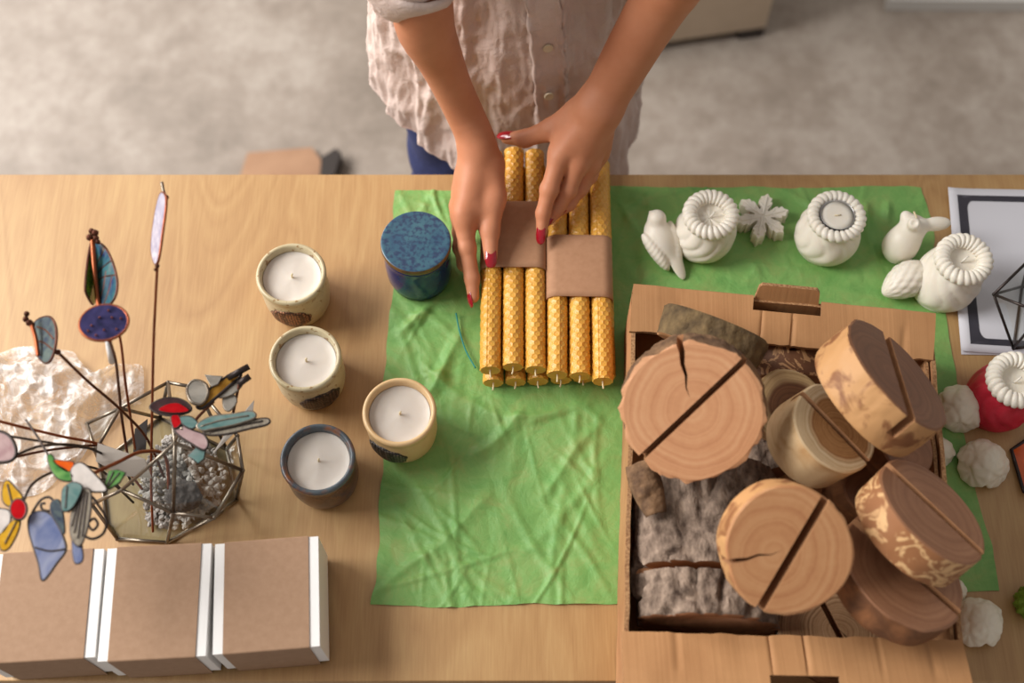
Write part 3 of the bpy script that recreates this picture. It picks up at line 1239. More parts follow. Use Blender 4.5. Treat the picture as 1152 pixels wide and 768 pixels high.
def split_parts(o, spec, parent):
    """split a finished mesh by material index into part objects"""
    me = o.data
    mats = list(me.materials)
    nv = len(me.vertices)
    co = np.zeros(nv * 3)
    me.vertices.foreach_get('co', co)
    co = co.reshape(-1, 3)
    groups = {}
    for p in me.polygons:
        for name, ids, sm in spec:
            if p.material_index in ids:
                groups.setdefault(name, []).append((tuple(p.vertices), p.material_index))
    out = []
    for name, ids, sm in spec:
        fs = groups.get(name, [])
        if not fs:
            continue
        uses = sorted({v for f, _ in fs for v in f})
        mp = {v: k for k, v in enumerate(uses)}
        m2 = bpy.data.meshes.new(name)
        m2.from_pydata(co[uses].tolist(), [], [tuple(mp[v] for v in f) for f, _ in fs])
        for i in ids:
            m2.materials.append(mats[i])
        m2.polygons.foreach_set('material_index', [ids.index(i) for _, i in fs])
        m2.polygons.foreach_set('use_smooth', [sm] * len(fs))
        m2.update()
        q = bpy.data.objects.new(name, m2)
        link(q, parent)
        out.append(q)
    d = o.data
    bpy.data.objects.remove(o)
    bpy.data.meshes.remove(d)
    return out


def wood_slice(label, C, axis, R, th, core, bark, slot=None, sw=0.006, sd=0.014, soff=0.0, cracks=(), amp=0.0008, bscale=60, oval=1.0, seed=0, cuts=(), key_log=False, group='slotted wood slices'):
    axis = nrm(axis)
    if slot is None:
        slot = RGT
    if abs(np.dot(slot, FWD)) < 1e-6:
        slot = slot - FWD * (np.dot(slot, axis) / np.dot(FWD, axis))   # slide into the face plane
    M = frame(C, slot, axis)      # local x runs along the slot
    n = 150
    a = arc(n)
    ol = 1 + 0.045 * fbm(np.stack([np.cos(a) * 1.1, np.sin(a) * 1.1, a * 0 + seed * 3.7], -1), seed, 2)
    rx = R * ol
    k = max(12, int(th / 0.0024))
    zs = np.concatenate([[0, -0.0012], np.linspace(-0.004, -th + 0.003, k), [-th]])
    V = np.zeros((len(zs), n, 3))
    for i, z in enumerate(zs):
        r = rx.copy()
        q = np.stack([np.cos(a) * R * bscale, np.sin(a) * R * bscale, np.full(n, z * bscale * 0.4 + seed)], -1)
        if 0 < i < len(zs) - 1:
            if amp > 0.005:
                fs = np.exp(-(np.abs(vnoise(q * [1.2, 1.2, 0.8] + 0.5 * vnoise(q * 1.7, 2)[:, None], seed)) / 0.11) ** 2)
                r = r + amp * (0.9 - 1.1 * fs) + 0.0022 * fbm(q * 3.5, 8, 3) + 0.0012 * np.floor(2 * vnoise(q * 1.9, 5))
            else:
                r = r + amp * (ridged(q, seed, 3) - 0.4) + amp * 0.6
        if i == 0:
            r = r - 0.0016
        V[i, :, 0] = r * np.cos(a)
        V[i, :, 1] = r * np.sin(a) * oval
        V[i, :, 2] = z
    f, mi = [], []
    for i in range(len(zs) - 1):
        for j in range(n):
            j2 = (j + 1) % n
            f.append((i * n + j, (i + 1) * n + j, (i + 1) * n + j2, i * n + j2))
            mi.append(1 if i > 0 else 0)
    f.append(tuple(range(n)))
    mi.append(0)
    f.append(tuple((len(zs) - 1) * n + j for j in range(n - 1, -1, -1)))
    mi.append(0)
    mb = MB()
    mb.add(V.reshape(-1, 3), f)
    mb.m = mi
    o = mb.build('slice_raw', [core, bark, M_CUT], None, True, loc=(0, 0, 0))
    cutters = []

    def cutter(v, f):
        c = MB().add(v, f)
        c.m = [2] * len(f)
        cutters.append(c.build('cutter', [core, bark, M_CUT], None, False, loc=(0, 0, 0)))
    bx = [(0, 3, 2, 1), (4, 5, 6, 7), (0, 1, 5, 4), (1, 2, 6, 5), (2, 3, 7, 6), (3, 0, 4, 7)]
    if sd > 0:
        x0, y0, zz0, x1, y1, zz1 = -R * 1.3, soff - sw / 2, -sd, R * 1.3, soff + sw / 2, 0.01
        cutter(np.array([(x0, y0, zz0), (x1, y0, zz0), (x1, y1, zz0), (x0, y1, zz0), (x0, y0, zz1), (x1, y0, zz1), (x1, y1, zz1), (x0, y1, zz1)]), bx)
    for (ang, inner, wd, dep) in cracks:
        d = np.array([math.cos(ang), math.sin(ang)])
        p = np.array([-d[1], d[0]])
        pts = []
        for t in np.linspace(1.25, inner, 7):
            pts.append(d * R * t + p * (wd * 0.5 * (t - inner) / (1 - inner) + 0.0011 * math.sin(t * 19 + seed)))
        for t in np.linspace(inner, 1.25, 7)[1:]:
            pts.append(d * R * t - p * (wd * 0.5 * (t - inner) / (1 - inner) - 0.0011 * math.sin(t * 19 + seed)))
        pts = np.array(pts)
        m_ = len(pts)
        v = np.zeros((2 * m_, 3))
        v[:m_, :2] = pts
        v[m_:, :2] = pts
        v[:m_, 2] = -dep
        v[m_:, 2] = 0.01
        ff = [tuple(range(m_ - 1, -1, -1)), tuple(range(m_, 2 * m_))] + [(i, (i + 1) % m_, m_ + (i + 1) % m_, m_ + i) for i in range(m_)]
        cutter(v, ff)
    for (lo, hi) in cuts:
        (x0, y0, zz0), (x1, y1, zz1) = lo, hi
        cutter(np.array([(x0, y0, zz0), (x1, y0, zz0), (x1, y1, zz0), (x0, y1, zz0), (x0, y0, zz1), (x1, y0, zz1), (x1, y1, zz1), (x0, y1, zz1)]), bx)
    if cutters:
        bool_cut(o, cutters)
    root = thing('wood_slice', label, 'wood slice', mat=M, group=group)
    if key_log:
        o.name = o.data.name = 'log_body'
        o.parent = root
        return root
    split_parts(o, [('wood_core', [0, 2], False), ('bark', [1], True)], root)
    return root


def D(x0, y0, x1, y1):
    """3-D direction that reads as this pixel direction (up is negative y), in the view plane"""
    return RGT * (x1 - x0) - UPV * (y1 - y0)


SETTLE = {'log': 0.99, 'low': 0.985, 'under': 0.96, 'brown': 0.96, 'peach': 0.97, 'tan': 0.965, 'trace': 0.958, 'pale': 0.985, 'dark': 0.95, 'ring': 0.97, 'olive': 0.957}
SL = [
    ('log', 'big rough grey-barked log piece with a saw cut, lying at the front left', P(795, 704, 0.0575), nrm([-0.05, -0.998, 0.0]), 0.0430, 0.160, W_DARK, B_ROUGH, np.array([0, 0, 1.0]), 0.0, 0.0, 0.0, [], 0.0075, 46, 1.42, 13, [((0.012, -0.3, -0.050), (0.09, 0.3, -0.0435))]),
    ('low', 'greyish wood slice with split end grain, lowest at the front of the crate', P(940, 706, 0.042), camdir(-0.02, 0.05, 1), 0.0540, 0.028, W_GREY, B_ROUGH, D(918, 690, 941, 735), 0.0060, 0.020, 0.0, [(0.45, 0.05, 0.006, 0.02)], 0.0012, 60, 1.0, 7, ()),
    ('notch', 'dark beetle-traced wood slice with a square notch, under the back flap', P(892, 372, 0.090) - 0.038 * np.array([0.0, -0.16, 0.985]), nrm([0.04, 0.985, 0.16]), 0.0380, 0.046, W_DARK, B_VEIN, np.array([0.0, 0.0, 1.0]), 0.0085, 0.022, 0.0, [], 0.0005, 40, 1.25, 12, ()),
    ('olive', 'thin wood slice with olive bark standing on edge behind the large round slice', P(793, 397, 0.080), nrm([-0.38, -0.86, -0.33]), 0.0350, 0.034, W_PEACH, B_OLIVE, np.array([0, 0, 1.0]), 0.0, 0.0, 0.0, [], 0.0018, 60, 1.5, 11, ()),
    ('ring', 'ring shaped pale wood slice half hidden behind the pale peeled slice', P(887, 455, 0.080), camdir(0.06, 0.22, 1), 0.0370, 0.030, W_OLIVE, B_PALE, D(0, 0, 1, 1), 0.0, 0.0, 0.0, [], 0.0003, 40, 1.0, 8, ()),
    ('small', 'small dark wood slice in the gap below the pale peeled slice', P(978, 548, 0.066), camdir(0.30, 0.30, 0.8), 0.0300, 0.040, W_DARK, B_DEEP, D(0, 0, 1, 0.6), 0.0, 0.0, 0.0, [], 0.0006, 40, 1.0, 10, ()),
    ('under', 'brown wood slice under the dark faced slice at the right wall', P(1020, 499, 0.070), camdir(0.40, 0.35, 0.75), 0.0350, 0.032, W_DARK, B_DEEP, D(0, 0, 1, 0.6), 0.0, 0.0, 0.0, [], 0.0005, 40, 1.0, 9, ()),
    ('brown', 'brown wood slice lying under the pale traced slice', P(1018, 640, 0.092), camdir(0.36, 0.62, 0.68), 0.0640, 0.030, W_MID, B_DEEP, D(967, 593, 1071, 687), 0.0085, 0.016, 0.004, [], 0.0006, 50, 1.0, 6, ()),
    ('peach', 'large round wood slice with a crack and a diagonal slot, beside the tapers', P(778, 465, 0.165), camdir(-0.17, -0.20, 1), 0.0655, 0.040, W_PEACH, B_BROWN, D(735, 515, 822, 427), 0.0062, 0.018, 0.002, [(0.95, 0.22, 0.006, 0.03)], 0.0022, 55, 1.0, 1, ()),
    ('tan', 'round wood slice with a side crack and a slot, at the front of the crate', P(889, 618, 0.160), camdir(0.08, -0.06, 1), 0.0585, 0.034, W_TAN, B_SPOT, D(870, 668, 938, 552), 0.0085, 0.022, -0.004, [(2.29, 0.12, 0.005, 0.02)], 0.0007, 50, 1.0, 2, ()),
    ('trace', 'wood slice with pale branching traces on its side, leaning at the right wall', P(1049, 572, 0.128), camdir(0.46, 0.66, 0.56), 0.0590, 0.038, W_MID, B_TRACE, D(1013, 530, 1095, 612), 0.0085, 0.016, 0.003, [], 0.0005, 50, 1.0, 5, ()),
    ('pale', 'pale peeled wood slice with a ringed face and a narrow slot', P(940, 481, 0.150), camdir(0.42, 0.42, 0.80), 0.0455, 0.045, W_PALE, B_PALE, D(912, 449, 983, 523), 0.0062, 0.016, 0.0, [], 0.0003, 30, 1.0, 4, ()),
    ('dark', 'dark faced wood slice with flaked tan bark, leaning at the back corner', P(1011, 421, 0.142), camdir(0.60, 0.62, 0.50), 0.0665, 0.046, W_DARK, B_SPOT, D(1017, 382, 1010, 446), 0.0100, 0.026, 0.0, [], 0.0009, 60, 1.0, 3, ()),
]
SL.append(('chunk', 'dark rough barked wood chunk in the middle of the crate between the round slices', P(866, 536, 0.046), camdir(0.25, -0.75, 0.3), 0.0235, 0.038, W_DARK, B_ROUGH, RGT, 0.0, 0.0, 0.0, [], 0.0028, 60, 1.2, 17, ()))
SLICES = {}
for (key, lab, C_, ax, R_, th_, core_, bark_, sl_, sw_, sd_, so_, cr2_, am_, bs_, ov_, se_, ct_) in SL:
    q = SETTLE.get(key, 1.0)
    SLICES[key] = wood_slice(lab, CAM + (C_ - CAM) * q, ax, R_ * q, th_ * q, core_, bark_, sl_, sw_, sd_, so_, cr2_, am_, bs_, ov_, se_, ct_, key == 'log')

# curl of loose bark between the large round slice and the log
bc0 = P(729, 548, .115)
bark_curl = thing('bark_curl', 'small curled strip of loose bark by the left crate wall', 'bark', bc0)
ca_, cb_ = P(719, 522, .118), P(738, 578, .112)
dd_ = cb_ - ca_
sd_ = nrm(np.cross(dd_, VW)) if 'VW' in globals() else nrm(np.cross(dd_, -FWD))
up_ = nrm(np.cross(sd_, dd_))
if up_[2] < 0:
    up_ = -up_
tt2, aa2 = np.linspace(0, 1, 40), np.linspace(-1.25, 1.25, 16)
V = np.zeros((40, 16, 3))
for i, t in enumerate(tt2):
    w_ = 0.0115 * (0.75 + 0.35 * math.sin(t * 3 + 0.5))
    for j, a in enumerate(aa2):
        V[i, j] = ca_ + dd_ * t + sd_ * w_ * math.sin(a) * 1.1 + up_ * w_ * (math.cos(a) - 0.4)
V += 0.0022 * fbm(V * 90, 3, 3)[..., None] * up_
cb2 = MB().grid(V).build('bark_shell', B_BROWN, bark_curl, True, world=True)
so = cb2.modifiers.new('thick', 'SOLIDIFY')
so.thickness = 0.003
# ------------------------------------------------------------------ person
def proj(p):
    d = np.asarray(p) - CAM
    z = d @ FWD
    return np.stack([576 + FPX * (d @ RGT) / z, 384 - FPX * (d @ UPV) / z], -1)


m, nt, b = new_mat('skin')
vec = coords(nt)
f = noise(nt, vec, 14, 4, 0.6)
nt.links.new(ramp(nt, f, [(0.3, (184, 118, 84)), (0.7, (200, 136, 102))]), b.inputs['Base Color'])
b.inputs['Roughness'].default_value = 0.55
b.inputs['Specular IOR Level'].default_value = 0.35
b.inputs['Subsurface Weight'].default_value = 0.08
b.inputs['Subsurface Radius'].default_value = (0.010, 0.004, 0.002)
b.inputs['Subsurface Scale'].default_value = 1.0
bump(nt, b, noise(nt, vec, 420, 3, 0.6), 0.10, 0.0006)
M_SKIN = m
M_NAIL = simple('red_nail_polish', (150, 8, 30), 0.16, coat=0.6)
M_HAIR = simple('brown_hair', (58, 38, 26), 0.5, c2=(84, 56, 38), scale=120, stretch=(1, 1, 0.1))
m, nt, b = new_mat('crumpled_linen')
vec = coords(nt)
f = noise(nt, vec, 13, 5, 0.65, 0.3)
nt.links.new(ramp(nt, f, [(0.3, (204, 180, 169)), (0.7, (222, 202, 193))]), b.inputs['Base Color'])
b.inputs['Roughness'].default_value = 0.85
b.inputs['Sheen Weight'].default_value = 0.15
n1 = bump(nt, b, noise(nt, coords(nt, (900, 900, 120)), 1.0, 2, 0.5), 0.25, 0.0006)
n1 = bump(nt, b, noise(nt, coords(nt, (120, 120, 900)), 1.0, 2, 0.5), 0.25, 0.0006, n1)
bump(nt, b, noise(nt, vec, 75, 5, 0.65, 1.2), 0.55, 0.004, n1)
M_LINEN = m
M_DENIM = simple('dark_blue_denim', (34, 42, 84), 0.8, c2=(46, 56, 104), scale=160, bumps=0.2, bscale=700, bdist=0.0006)
M_BUTTON = simple('shell_button', (214, 200, 172), 0.3)


def J(px, py, z):
    return P(px, py, z)


# right arm of the person (on the left of the picture): (point, radius)
armR = [(J(452, -62, .365), .036), (J(473, 0, .305), .0302), (J(479, 32, .265), .0282), (J(494, 64, .22), .0234), (J(508, 96, .178), .0203), (J(523, 128, .140), .0196), (J(535.5, 156, .115), .0198)]
WR = J(538, 176, .101)
R_IDX = [(J(522, 240, .082), .0120), (J(525, 279, .063), .0096), (J(531, 313, .049), .0082), (J(532.5, 334, .041), .0066)]
R_MID = [(J(519, 240, .068), .0115), (J(519, 278, .050), .0088), (J(522, 297, .034), .0076), (J(528, 305, .021), .0064)]
R_RNG = [(J(517, 232, .058), .0108), (J(518, 262, .044), .0084), (J(520, 277, .031), .0072), (J(525, 283, .020), .0062)]
R_LIT = [(J(519, 221, .050), .0098), (J(519, 243, .037), .0074), (J(520, 256, .026), .0064), (J(524, 262, .017), .0056)]
R_THB = [(J(552, 186, .094), .0150), (J(556, 222, .083), .0128), (J(551, 259, .071), .0104), (J(552, 289, .0625), .0074)]
armL = [(J(785, -62, .345), .036), (J(744, 0, .272), .0292), (J(724, 33, .237), .0272), (J(705, 66, .203), .0258), (J(687, 98, .170), .0240), (J(674, 120, .150), .0225)]
WL = J(672, 124, .148)
L_IDX = [(J(629, 178, .110), .0112), (J(618, 213, .092), .0094), (J(611, 240, .075), .0080), (J(609.5, 262, .063), .0062)]
L_MID = [(J(650, 184, .104), .0118), (J(639, 214, .082), .0092), (J(626, 236, .067), .0078), (J(618, 247, .0605), .0064)]
L_RNG = [(J(664, 184, .092), .0108), (J(652, 212, .070), .0084), (J(640, 230, .0615), .0072), (J(632, 236, .0600), .0062)]
L_LIT = [(J(674, 174, .080), .0098), (J(664, 198, .064), .0074), (J(656, 212, .0600), .0064), (J(650, 218, .0595), .0056)]
L_THB = [(J(650, 128, .134), .0165), (J(620, 146, .112), .0122), (J(590, 156, .090), .0094), (J(570, 155, .080), .0068)]


def chain(p, pts, k):
    d = None
    for (a, r1), (b_, r2) in zip(pts[:-1], pts[1:]):
        c = capsule(p, a, b_, r1, r2)
        d = c if d is None else smin(d, c, k)
    return d


def hand(p, W_, rw, fingers, thumb, squash):
    palm = None
    for fng in fingers:
        c = capsule(p, W_, fng[0][0], rw, fng[0][1])
        palm = c if palm is None else smin(palm, c, 0.010)
    heel = (W_ + fingers[-1][0][0]) / 2
    palm = smin(palm, capsule(p, heel, fingers[-1][0][0] * 0.6 + heel * 0.4, 0.014, 0.012), 0.012)
    t = chain(p, thumb, 0.006)
    if squash:
        palm = smin(palm, capsule(p, thumb[1][0] * 0.8 + thumb[2][0] * 0.2, fingers[0][0][0] * 0.75 + fingers[0][1][0] * 0.25, 0.0095, 0.0100), 0.008)
    web = capsule(p, thumb[0][0], thumb[1][0] * 0.35 + fingers[0][0][0] * 0.65, thumb[0][1] * 0.9, 0.008)
    palm = smin(palm, web, 0.012)
    fd = None
    for fng in fingers:
        c = chain(p, fng, 0.004)
        # knuckle
        kn = np.linalg.norm(p - fng[1][0], axis=1) - fng[1][1] * 1.06
        c = smin(c, kn, 0.004)
        fd = c if fd is None else smin(fd, c, 0.0012)
    return smin(smin(palm, t, 0.007), fd, 0.0065)


def dense(a, n=22):
    v = spline(np.array([[*q[0], q[1]] for q in a]), n)
    return [(w_[:3], float(w_[3])) for w_ in v]


armR_d, armL_d = dense(armR), dense(armL)


def sdfR(p):
    return smin(chain(p, armR_d, 0.004), hand(p, WR, 0.0175, [R_IDX, R_MID, R_RNG, R_LIT], R_THB, 1), 0.014)


def sdfL(p):
    return smin(chain(p, armL_d, 0.004), hand(p, WL, 0.0205, [L_IDX, L_MID, L_RNG, L_LIT], L_THB, 0), 0.014)


def bounds(lists, pad):
    a = np.array([q[0] for l in lists for q in l])
    return a.min(0) - pad, a.max(0) + pad


person = thing('person', 'person in a wrinkled pale linen shirt reaching down to straighten the beeswax candles', 'person', (0, 0.98, 0))
body = MB()
for sdf, ls in ((sdfR, [armR, R_IDX, R_MID, R_RNG, R_LIT, R_THB]), (sdfL, [armL, L_IDX, L_MID, L_RNG, L_LIT, L_THB])):
    lo, hi = bounds(ls, 0.045)
    V, F = sdf_mesh(sdf, lo, hi, 0.0017)
    body.add(V, F.tolist())
ER, EL = armR[0][0], armL[0][0]
SHR, SHL = np.array([-0.150, 1.00, 1.375]), np.array([0.160, 1.00, 1.375])
HEAD = np.array([0.0, 0.90, 1.60])


def sdfB(p):
    d = ellipsoid(p, (0, 0.985, 0.90), (0.135, 0.085, 0.14))
    d = smin(d, ellipsoid(p, (0, 0.985, 1.08), (0.115, 0.070, 0.20)), 0.06)
    d = smin(d, ellipsoid(p, (0, 0.99, 1.27), (0.135, 0.080, 0.16)), 0.06)
    d = smin(d, capsule(p, SHR, SHL, 0.048, 0.048), 0.05)
    d = smin(d, capsule(p, (0, 0.985, 1.38), (0, 0.935, 1.52), 0.052, 0.046), 0.03)
    d = smin(d, ellipsoid(p, HEAD, (0.070, 0.092, 0.108)), 0.02)
    d = smin(d, ellipsoid(p, HEAD + [0, -0.040, -0.062], (0.048, 0.046, 0.052)), 0.03)
    d = smin(d, capsule(p, HEAD + [0, -0.088, 0.012], HEAD + [0, -0.104, -0.026], 0.008, 0.012), 0.010)
    d = smin(d, capsule(p, HEAD + [-0.018, -0.088, -0.062], HEAD + [0.018, -0.088, -0.062], 0.006, 0.006), 0.006)
    for s in (-1, 1):
        d = smin(d, ellipsoid(p, HEAD + [s * 0.072, 0.008, -0.008], (0.010, 0.018, 0.030)), 0.006)
        d = np.maximum(d, -(np.linalg.norm(p - (HEAD + [s * 0.031, -0.098, 0.010]), axis=1) - 0.014))
        leg = chain(p, [(np.array([s * 0.078, 0.985, 0.86]), 0.078), (np.array([s * 0.080, 0.975, 0.47]), 0.048), (np.array([s * 0.085, 1.0, 0.09]), 0.033)], 0.03)
        d = smin(d, leg, 0.03)
        d = smin(d, capsule(p, (s * 0.085, 1.02, 0.045), (s * 0.10, 0.86, 0.030), 0.040, 0.026), 0.03)
    d = smin(d, capsule(p, SHR, ER, 0.046, 0.036), 0.03)
    d = smin(d, capsule(p, SHL, EL, 0.046, 0.036), 0.03)
    return d


V, F = sdf_mesh(sdfB, (-0.32, 0.68, 0.0), (0.36, 1.16, 1.75), 0.010)
body.add(V, F.tolist())
body.build('body', M_SKIN, person, world=True)


def nail(c, d, up, L, Wd, name='fingernail'):
    """almond shaped polished nail: c centre, d pointing direction, up normal"""
    d = nrm(d)
    up = nrm(up - d * np.dot(up, d))
    s = np.cross(d, up)
    n1, n2 = 15, 11
    V = np.zeros((n1, n2, 3))
    for i, t in enumerate(np.linspace(0, 1, n1)):
        w_ = (0.86 + 0.28 * t) if t < 0.5 else 1.0 * math.sqrt(max(0, 1 - ((t - 0.5) / 0.5) ** 2.2))
        w_ = max(w_ * (1 - max(0, (0.12 - t) / 0.12) ** 2 * 0.45), 0.02)
        for j, u in enumerate(np.linspace(-1, 1, n2)):
            a = u * 1.0 * w_
            V[i, j] = c + d * (t - 0.5) * L + s * Wd / 2 * math.sin(a) / math.sin(1.0) + up * (Wd * 0.42 * (math.cos(a) - 1) - 0.0022 * (2 * (t - 0.35)) ** 2 * (1 if t > 0.35 else 0.3))
    mb = MB().grid(V)
    mb2 = mb.build(name, M_NAIL, person, world=True)
    so = mb2.modifiers.new('thick', 'SOLIDIFY')
    so.thickness = 0.0011
    so.offset = 0
    mb2['label'] = 'red polished nail'
    return mb2


VIEW = -FWD


def fnail(ch, up, L, Wd, lift=0.0006, fwd=0.0026):
    a, b_, r = ch[-2][0], ch[-1][0], ch[-1][1]
    d = nrm(b_ - a)
    up = nrm(up - d * np.dot(up, d))
    nail(b_ + up * (r * 0.86 + lift) + d * fwd, d, up, L, Wd)


fnail(R_IDX, camdir(-1.0, -0.1, 0.55), 0.0185, 0.0098)
fnail(R_THB, camdir(0.05, 0.1, 1.0), 0.0210, 0.0122)
fnail(R_MID, camdir(-1.0, 0.1, 0.5), 0.0165, 0.0095)
fnail(R_RNG, camdir(-1.0, 0.1, 0.5), 0.0155, 0.0090)
fnail(R_LIT, camdir(-1.0, 0.1, 0.5), 0.0135, 0.0080)
fnail(L_IDX, camdir(-0.25, -0.1, 1.0), 0.0200, 0.0102)
fnail(L_MID, camdir(-0.3, -0.2, 0.8), 0.0150, 0.0092, fwd=0.002)
fnail(L_RNG, camdir(-0.3, -0.2, 0.8), 0.0150, 0.0090, fwd=0.002)
fnail(L_LIT, camdir(-0.3, -0.2, 0.8), 0.0130, 0.0080, fwd=0.002)
fnail(L_THB, camdir(0.0, 0.45, 0.9), 0.0270, 0.0122, lift=0.0012, fwd=-0.0020)

# shirt
NP, NZ = 480, 210
phi = np.linspace(0, 2 * PI, NP, endpoint=False)
HEM = np.interp(np.degrees(phi), [0, 40, 90, 140, 180, 205, 225, 250, 270, 300, 325, 345, 360], [.635, .66, .68, .72, .765, .748, .722, .682, .655, .628, .612, .615, .635])
prof = np.array([(0.60, .166, .112), (0.72, .166, .110), (0.85, .160, .104), (1.0, .150, .098), (1.15, .152, .100), (1.28, .166, .106), (1.36, .176, .100), (1.41, .150, .082), (1.45, .075, .062), (1.47, .062, .056)])
V = np.zeros((NP, NZ, 3))
T = np.linspace(0, 1, NZ)
for j, t in enumerate(T):
    z = HEM + (1.47 - HEM) * (t ** 0.9)
    rx = np.interp(z, prof[:, 0], prof[:, 1])
    ry = np.interp(z, prof[:, 0], prof[:, 2])
    x, y = rx * np.cos(phi), ry * np.sin(phi)
    q = np.stack([np.cos(phi) * 2.6, np.sin(phi) * 2.6, z * 3.2], -1)
    low = np.clip((1.05 - z) / 0.35, 0, 1)
    fold = 0.016 * low * vnoise(q * [1.4, 1.4, 0.6], 4) + 0.0075 * vnoise(q * [2.6, 2.6, 1.6], 11) + 0.0050 * ridged(q * [2.2, 2.2, 2.6] + 0.6 * vnoise(q * 2, 3)[:, None], 21, 3)
    q3 = np.stack([x * 1.0, y * 1.0, z], -1)
    fold += 0.0022 * (ridged(q3 * [26, 26, 20] + 0.5 * vnoise(q3 * 15, 8)[:, None], 31, 3) - 0.5) + 0.0010 * vnoise(q3 * 95, 5)
    # button placket
    xm = 0.036 + 0.010 * np.sin((z - 0.6) * 9)
    pl = (y < 0) * np.clip((0.019 - np.abs(x - xm)) / 0.003, 0, 1)
    fold = fold * (1 - 0.45 * pl) + 0.0036 * pl + 0.0028 * (y < 0) * np.exp(-((np.abs(x - xm) - 0.016) / 0.004) ** 2) * (1 + np.sin(z * 210 + 2 * np.sin(z * 47)))
    V[:, j, 0] = (rx + fold) * np.cos(phi)
    V[:, j, 1] = 0.975 + (ry + fold) * np.sin(phi)
    V[:, j, 2] = z
shirt = MB().grid(V, closeu=True).build('shirt', M_LINEN, person, world=True)
so = shirt.modifiers.new('thick', 'SOLIDIFY')
so.thickness = 0.0014
so.offset = 0
# hem roll
hem = MB().tube(V[:, 0] + [0, 0, 0.002], 0.0017, 6, closed=True).build('hem', M_LINEN, shirt, world=False)
hem.location = Vector((0, 0, 0))
hv = np.array([v.co[:] for v in hem.data.vertices]) - [0, 0.98, 0]
hem.data.vertices.foreach_set('co', hv.ravel())
# button placket: a puckered strip standing a little off the shirt front
rows = []
for j in range(0, NZ - 20, 2):
    z = V[:, j, 2]
    xs, ys = V[:, j, 0], V[:, j, 1]
    fr = np.where((ys < 0.975) & (np.abs(xs) < 0.12))[0]
    fr = fr[np.argsort(xs[fr])]
    zj = float(np.interp(0.036, xs[fr], z[fr]))
    xm = 0.036 + 0.010 * math.sin((zj - 0.6) * 9)
    row = []
    for u in np.linspace(-1, 1, 15):
        x = xm + 0.0185 * u + 0.0012 * math.sin(zj * 160 + 2) * (abs(u) > 0.8)
        y = float(np.interp(x, xs[fr], ys[fr]))
        zz = float(np.interp(x, xs[fr], z[fr]))
        lift = 0.0030 + 0.0034 * math.exp(-((abs(u) - 0.86) / 0.10) ** 2) * (0.55 + 0.45 * math.sin(zj * 230 + 2.5 * math.sin(zj * 60) + u))
        row.append((x, y - lift, zz - 0.001))
    rows.append(row)
pk = MB().grid(np.array(rows)[:, ::-1].copy()).build('placket', M_LINEN, shirt, world=False)
pk.data.transform(Matrix.Translation((0, -0.98, 0)))
so = pk.modifiers.new('thick', 'SOLIDIFY')
so.thickness = 0.0016
so.offset = 0
# buttons on the placket
pv = V.reshape(-1, 3)
front = pv[:, 1] < 0.93
pp = proj(pv)
for (bx_, by_) in ((615, 49), (617, 103)):
    k = np.argmin(np.where(front, np.hypot(pp[:, 0] - bx_, pp[:, 1] - by_), 1e9))
    c = pv[k]
    nn = nrm([0.15, -0.97, 0.12])
    M = frame(c + nn * 0.0062, RGT, nn)
    bt = MB().lathe([(0, -.0016), (.0048, -.0016), (.0056, -.0006), (.0056, .0006), (.0048, .0014), (.0038, .0008), (0, .0008)], 24)
    for ang in range(4):
        pass
    o = bt.build('button', M_BUTTON, shirt, loc=(0, 0, 0))
    o.data.transform(Matrix.Translation((0, -0.98, 0)) @ M)
# sleeves with rolled cuffs
for (S, E, arm, r0) in ((SHR, ER, armR, 0), (SHL, EL, armL, 1)):
    c0 = arm[0][0] * 0.55 + arm[1][0] * 0.45 if r0 == 0 else E * 0.62 + S * 0.38
    ax = nrm(arm[1][0] - arm[0][0])
    if r0:
        ax = nrm(E - S)
    path = spline([S + [0, 0, 0.005], S * 0.6 + E * 0.4 + [0, 0.012, 0.0], E + (0.012 * np.array([0, 0.6, -1])), c0] if r0 == 0 else [S + [0, 0, 0.005], S * 0.85 + E * 0.15, c0], 30)
    rad = np.interp(np.linspace(0, 1, len(path)), [0, 0.4, 0.8, 1], [0.062, 0.060, 0.050, 0.043])
    n = 40
    mb = MB().tube(path, rad, n, caps=False)
    v = mb.v[0]
    mb.v[0] = v + 0.006 * vnoise(v * 38, 6)[:, None] * nrm([0.4, -0.7, 0.5]) + 0.004 * vnoise(v * 70, 8)[:, None] * nrm([-0.5, -0.3, 0.6])
    mb.build('sleeve', M_LINEN, shirt, world=False).data.transform(Matrix.Translation((0, -0.98, 0)))
    prof_c = [(.0375, .006), (.0405, .010), (.0440, .008), (.0465, -.004), (.0470, -.030), (.0455, -.044), (.0425, -.048), (.0400, -.030), (.0375, .000)]
    cf = MB().lathe(prof_c, 60)
    v = cf.v[0]
    cf.v[0] = v * (1 + 0.05 * vnoise(v * [45, 45, 60], 9)[:, None] * [1, 1, 0.4])
    o = cf.build('cuff', M_LINEN, shirt, loc=(0, 0, 0))
    o.data.transform(Matrix.Translation((0, -0.98, 0)) @ frame(c0, RGT, ax))


def sdfJ(p):
    d = ellipsoid(p, (0, 0.985, 0.88), (0.136, 0.088, 0.13))
    for s in (-1, 1):
        d = smin(d, chain(p, [(np.array([s * 0.070, 0.982, 0.86]), 0.078), (np.array([s * 0.080, 0.972, 0.47]), 0.059), (np.array([s * 0.085, 1.0, 0.085]), 0.046)], 0.03), 0.015)
    return np.maximum(d + 0.0025 * np.sin(p[:, 2] * 60 + 3 * np.sin(p[:, 0] * 40)), p[:, 2] - 0.96)


V2, F2 = sdf_mesh(sdfJ, (-0.22, 0.84, 0.03), (0.22, 1.12, 1.0), 0.008)
MB().add(V2, F2.tolist()).build('jeans', M_DENIM, person, world=True)
hr = MB()


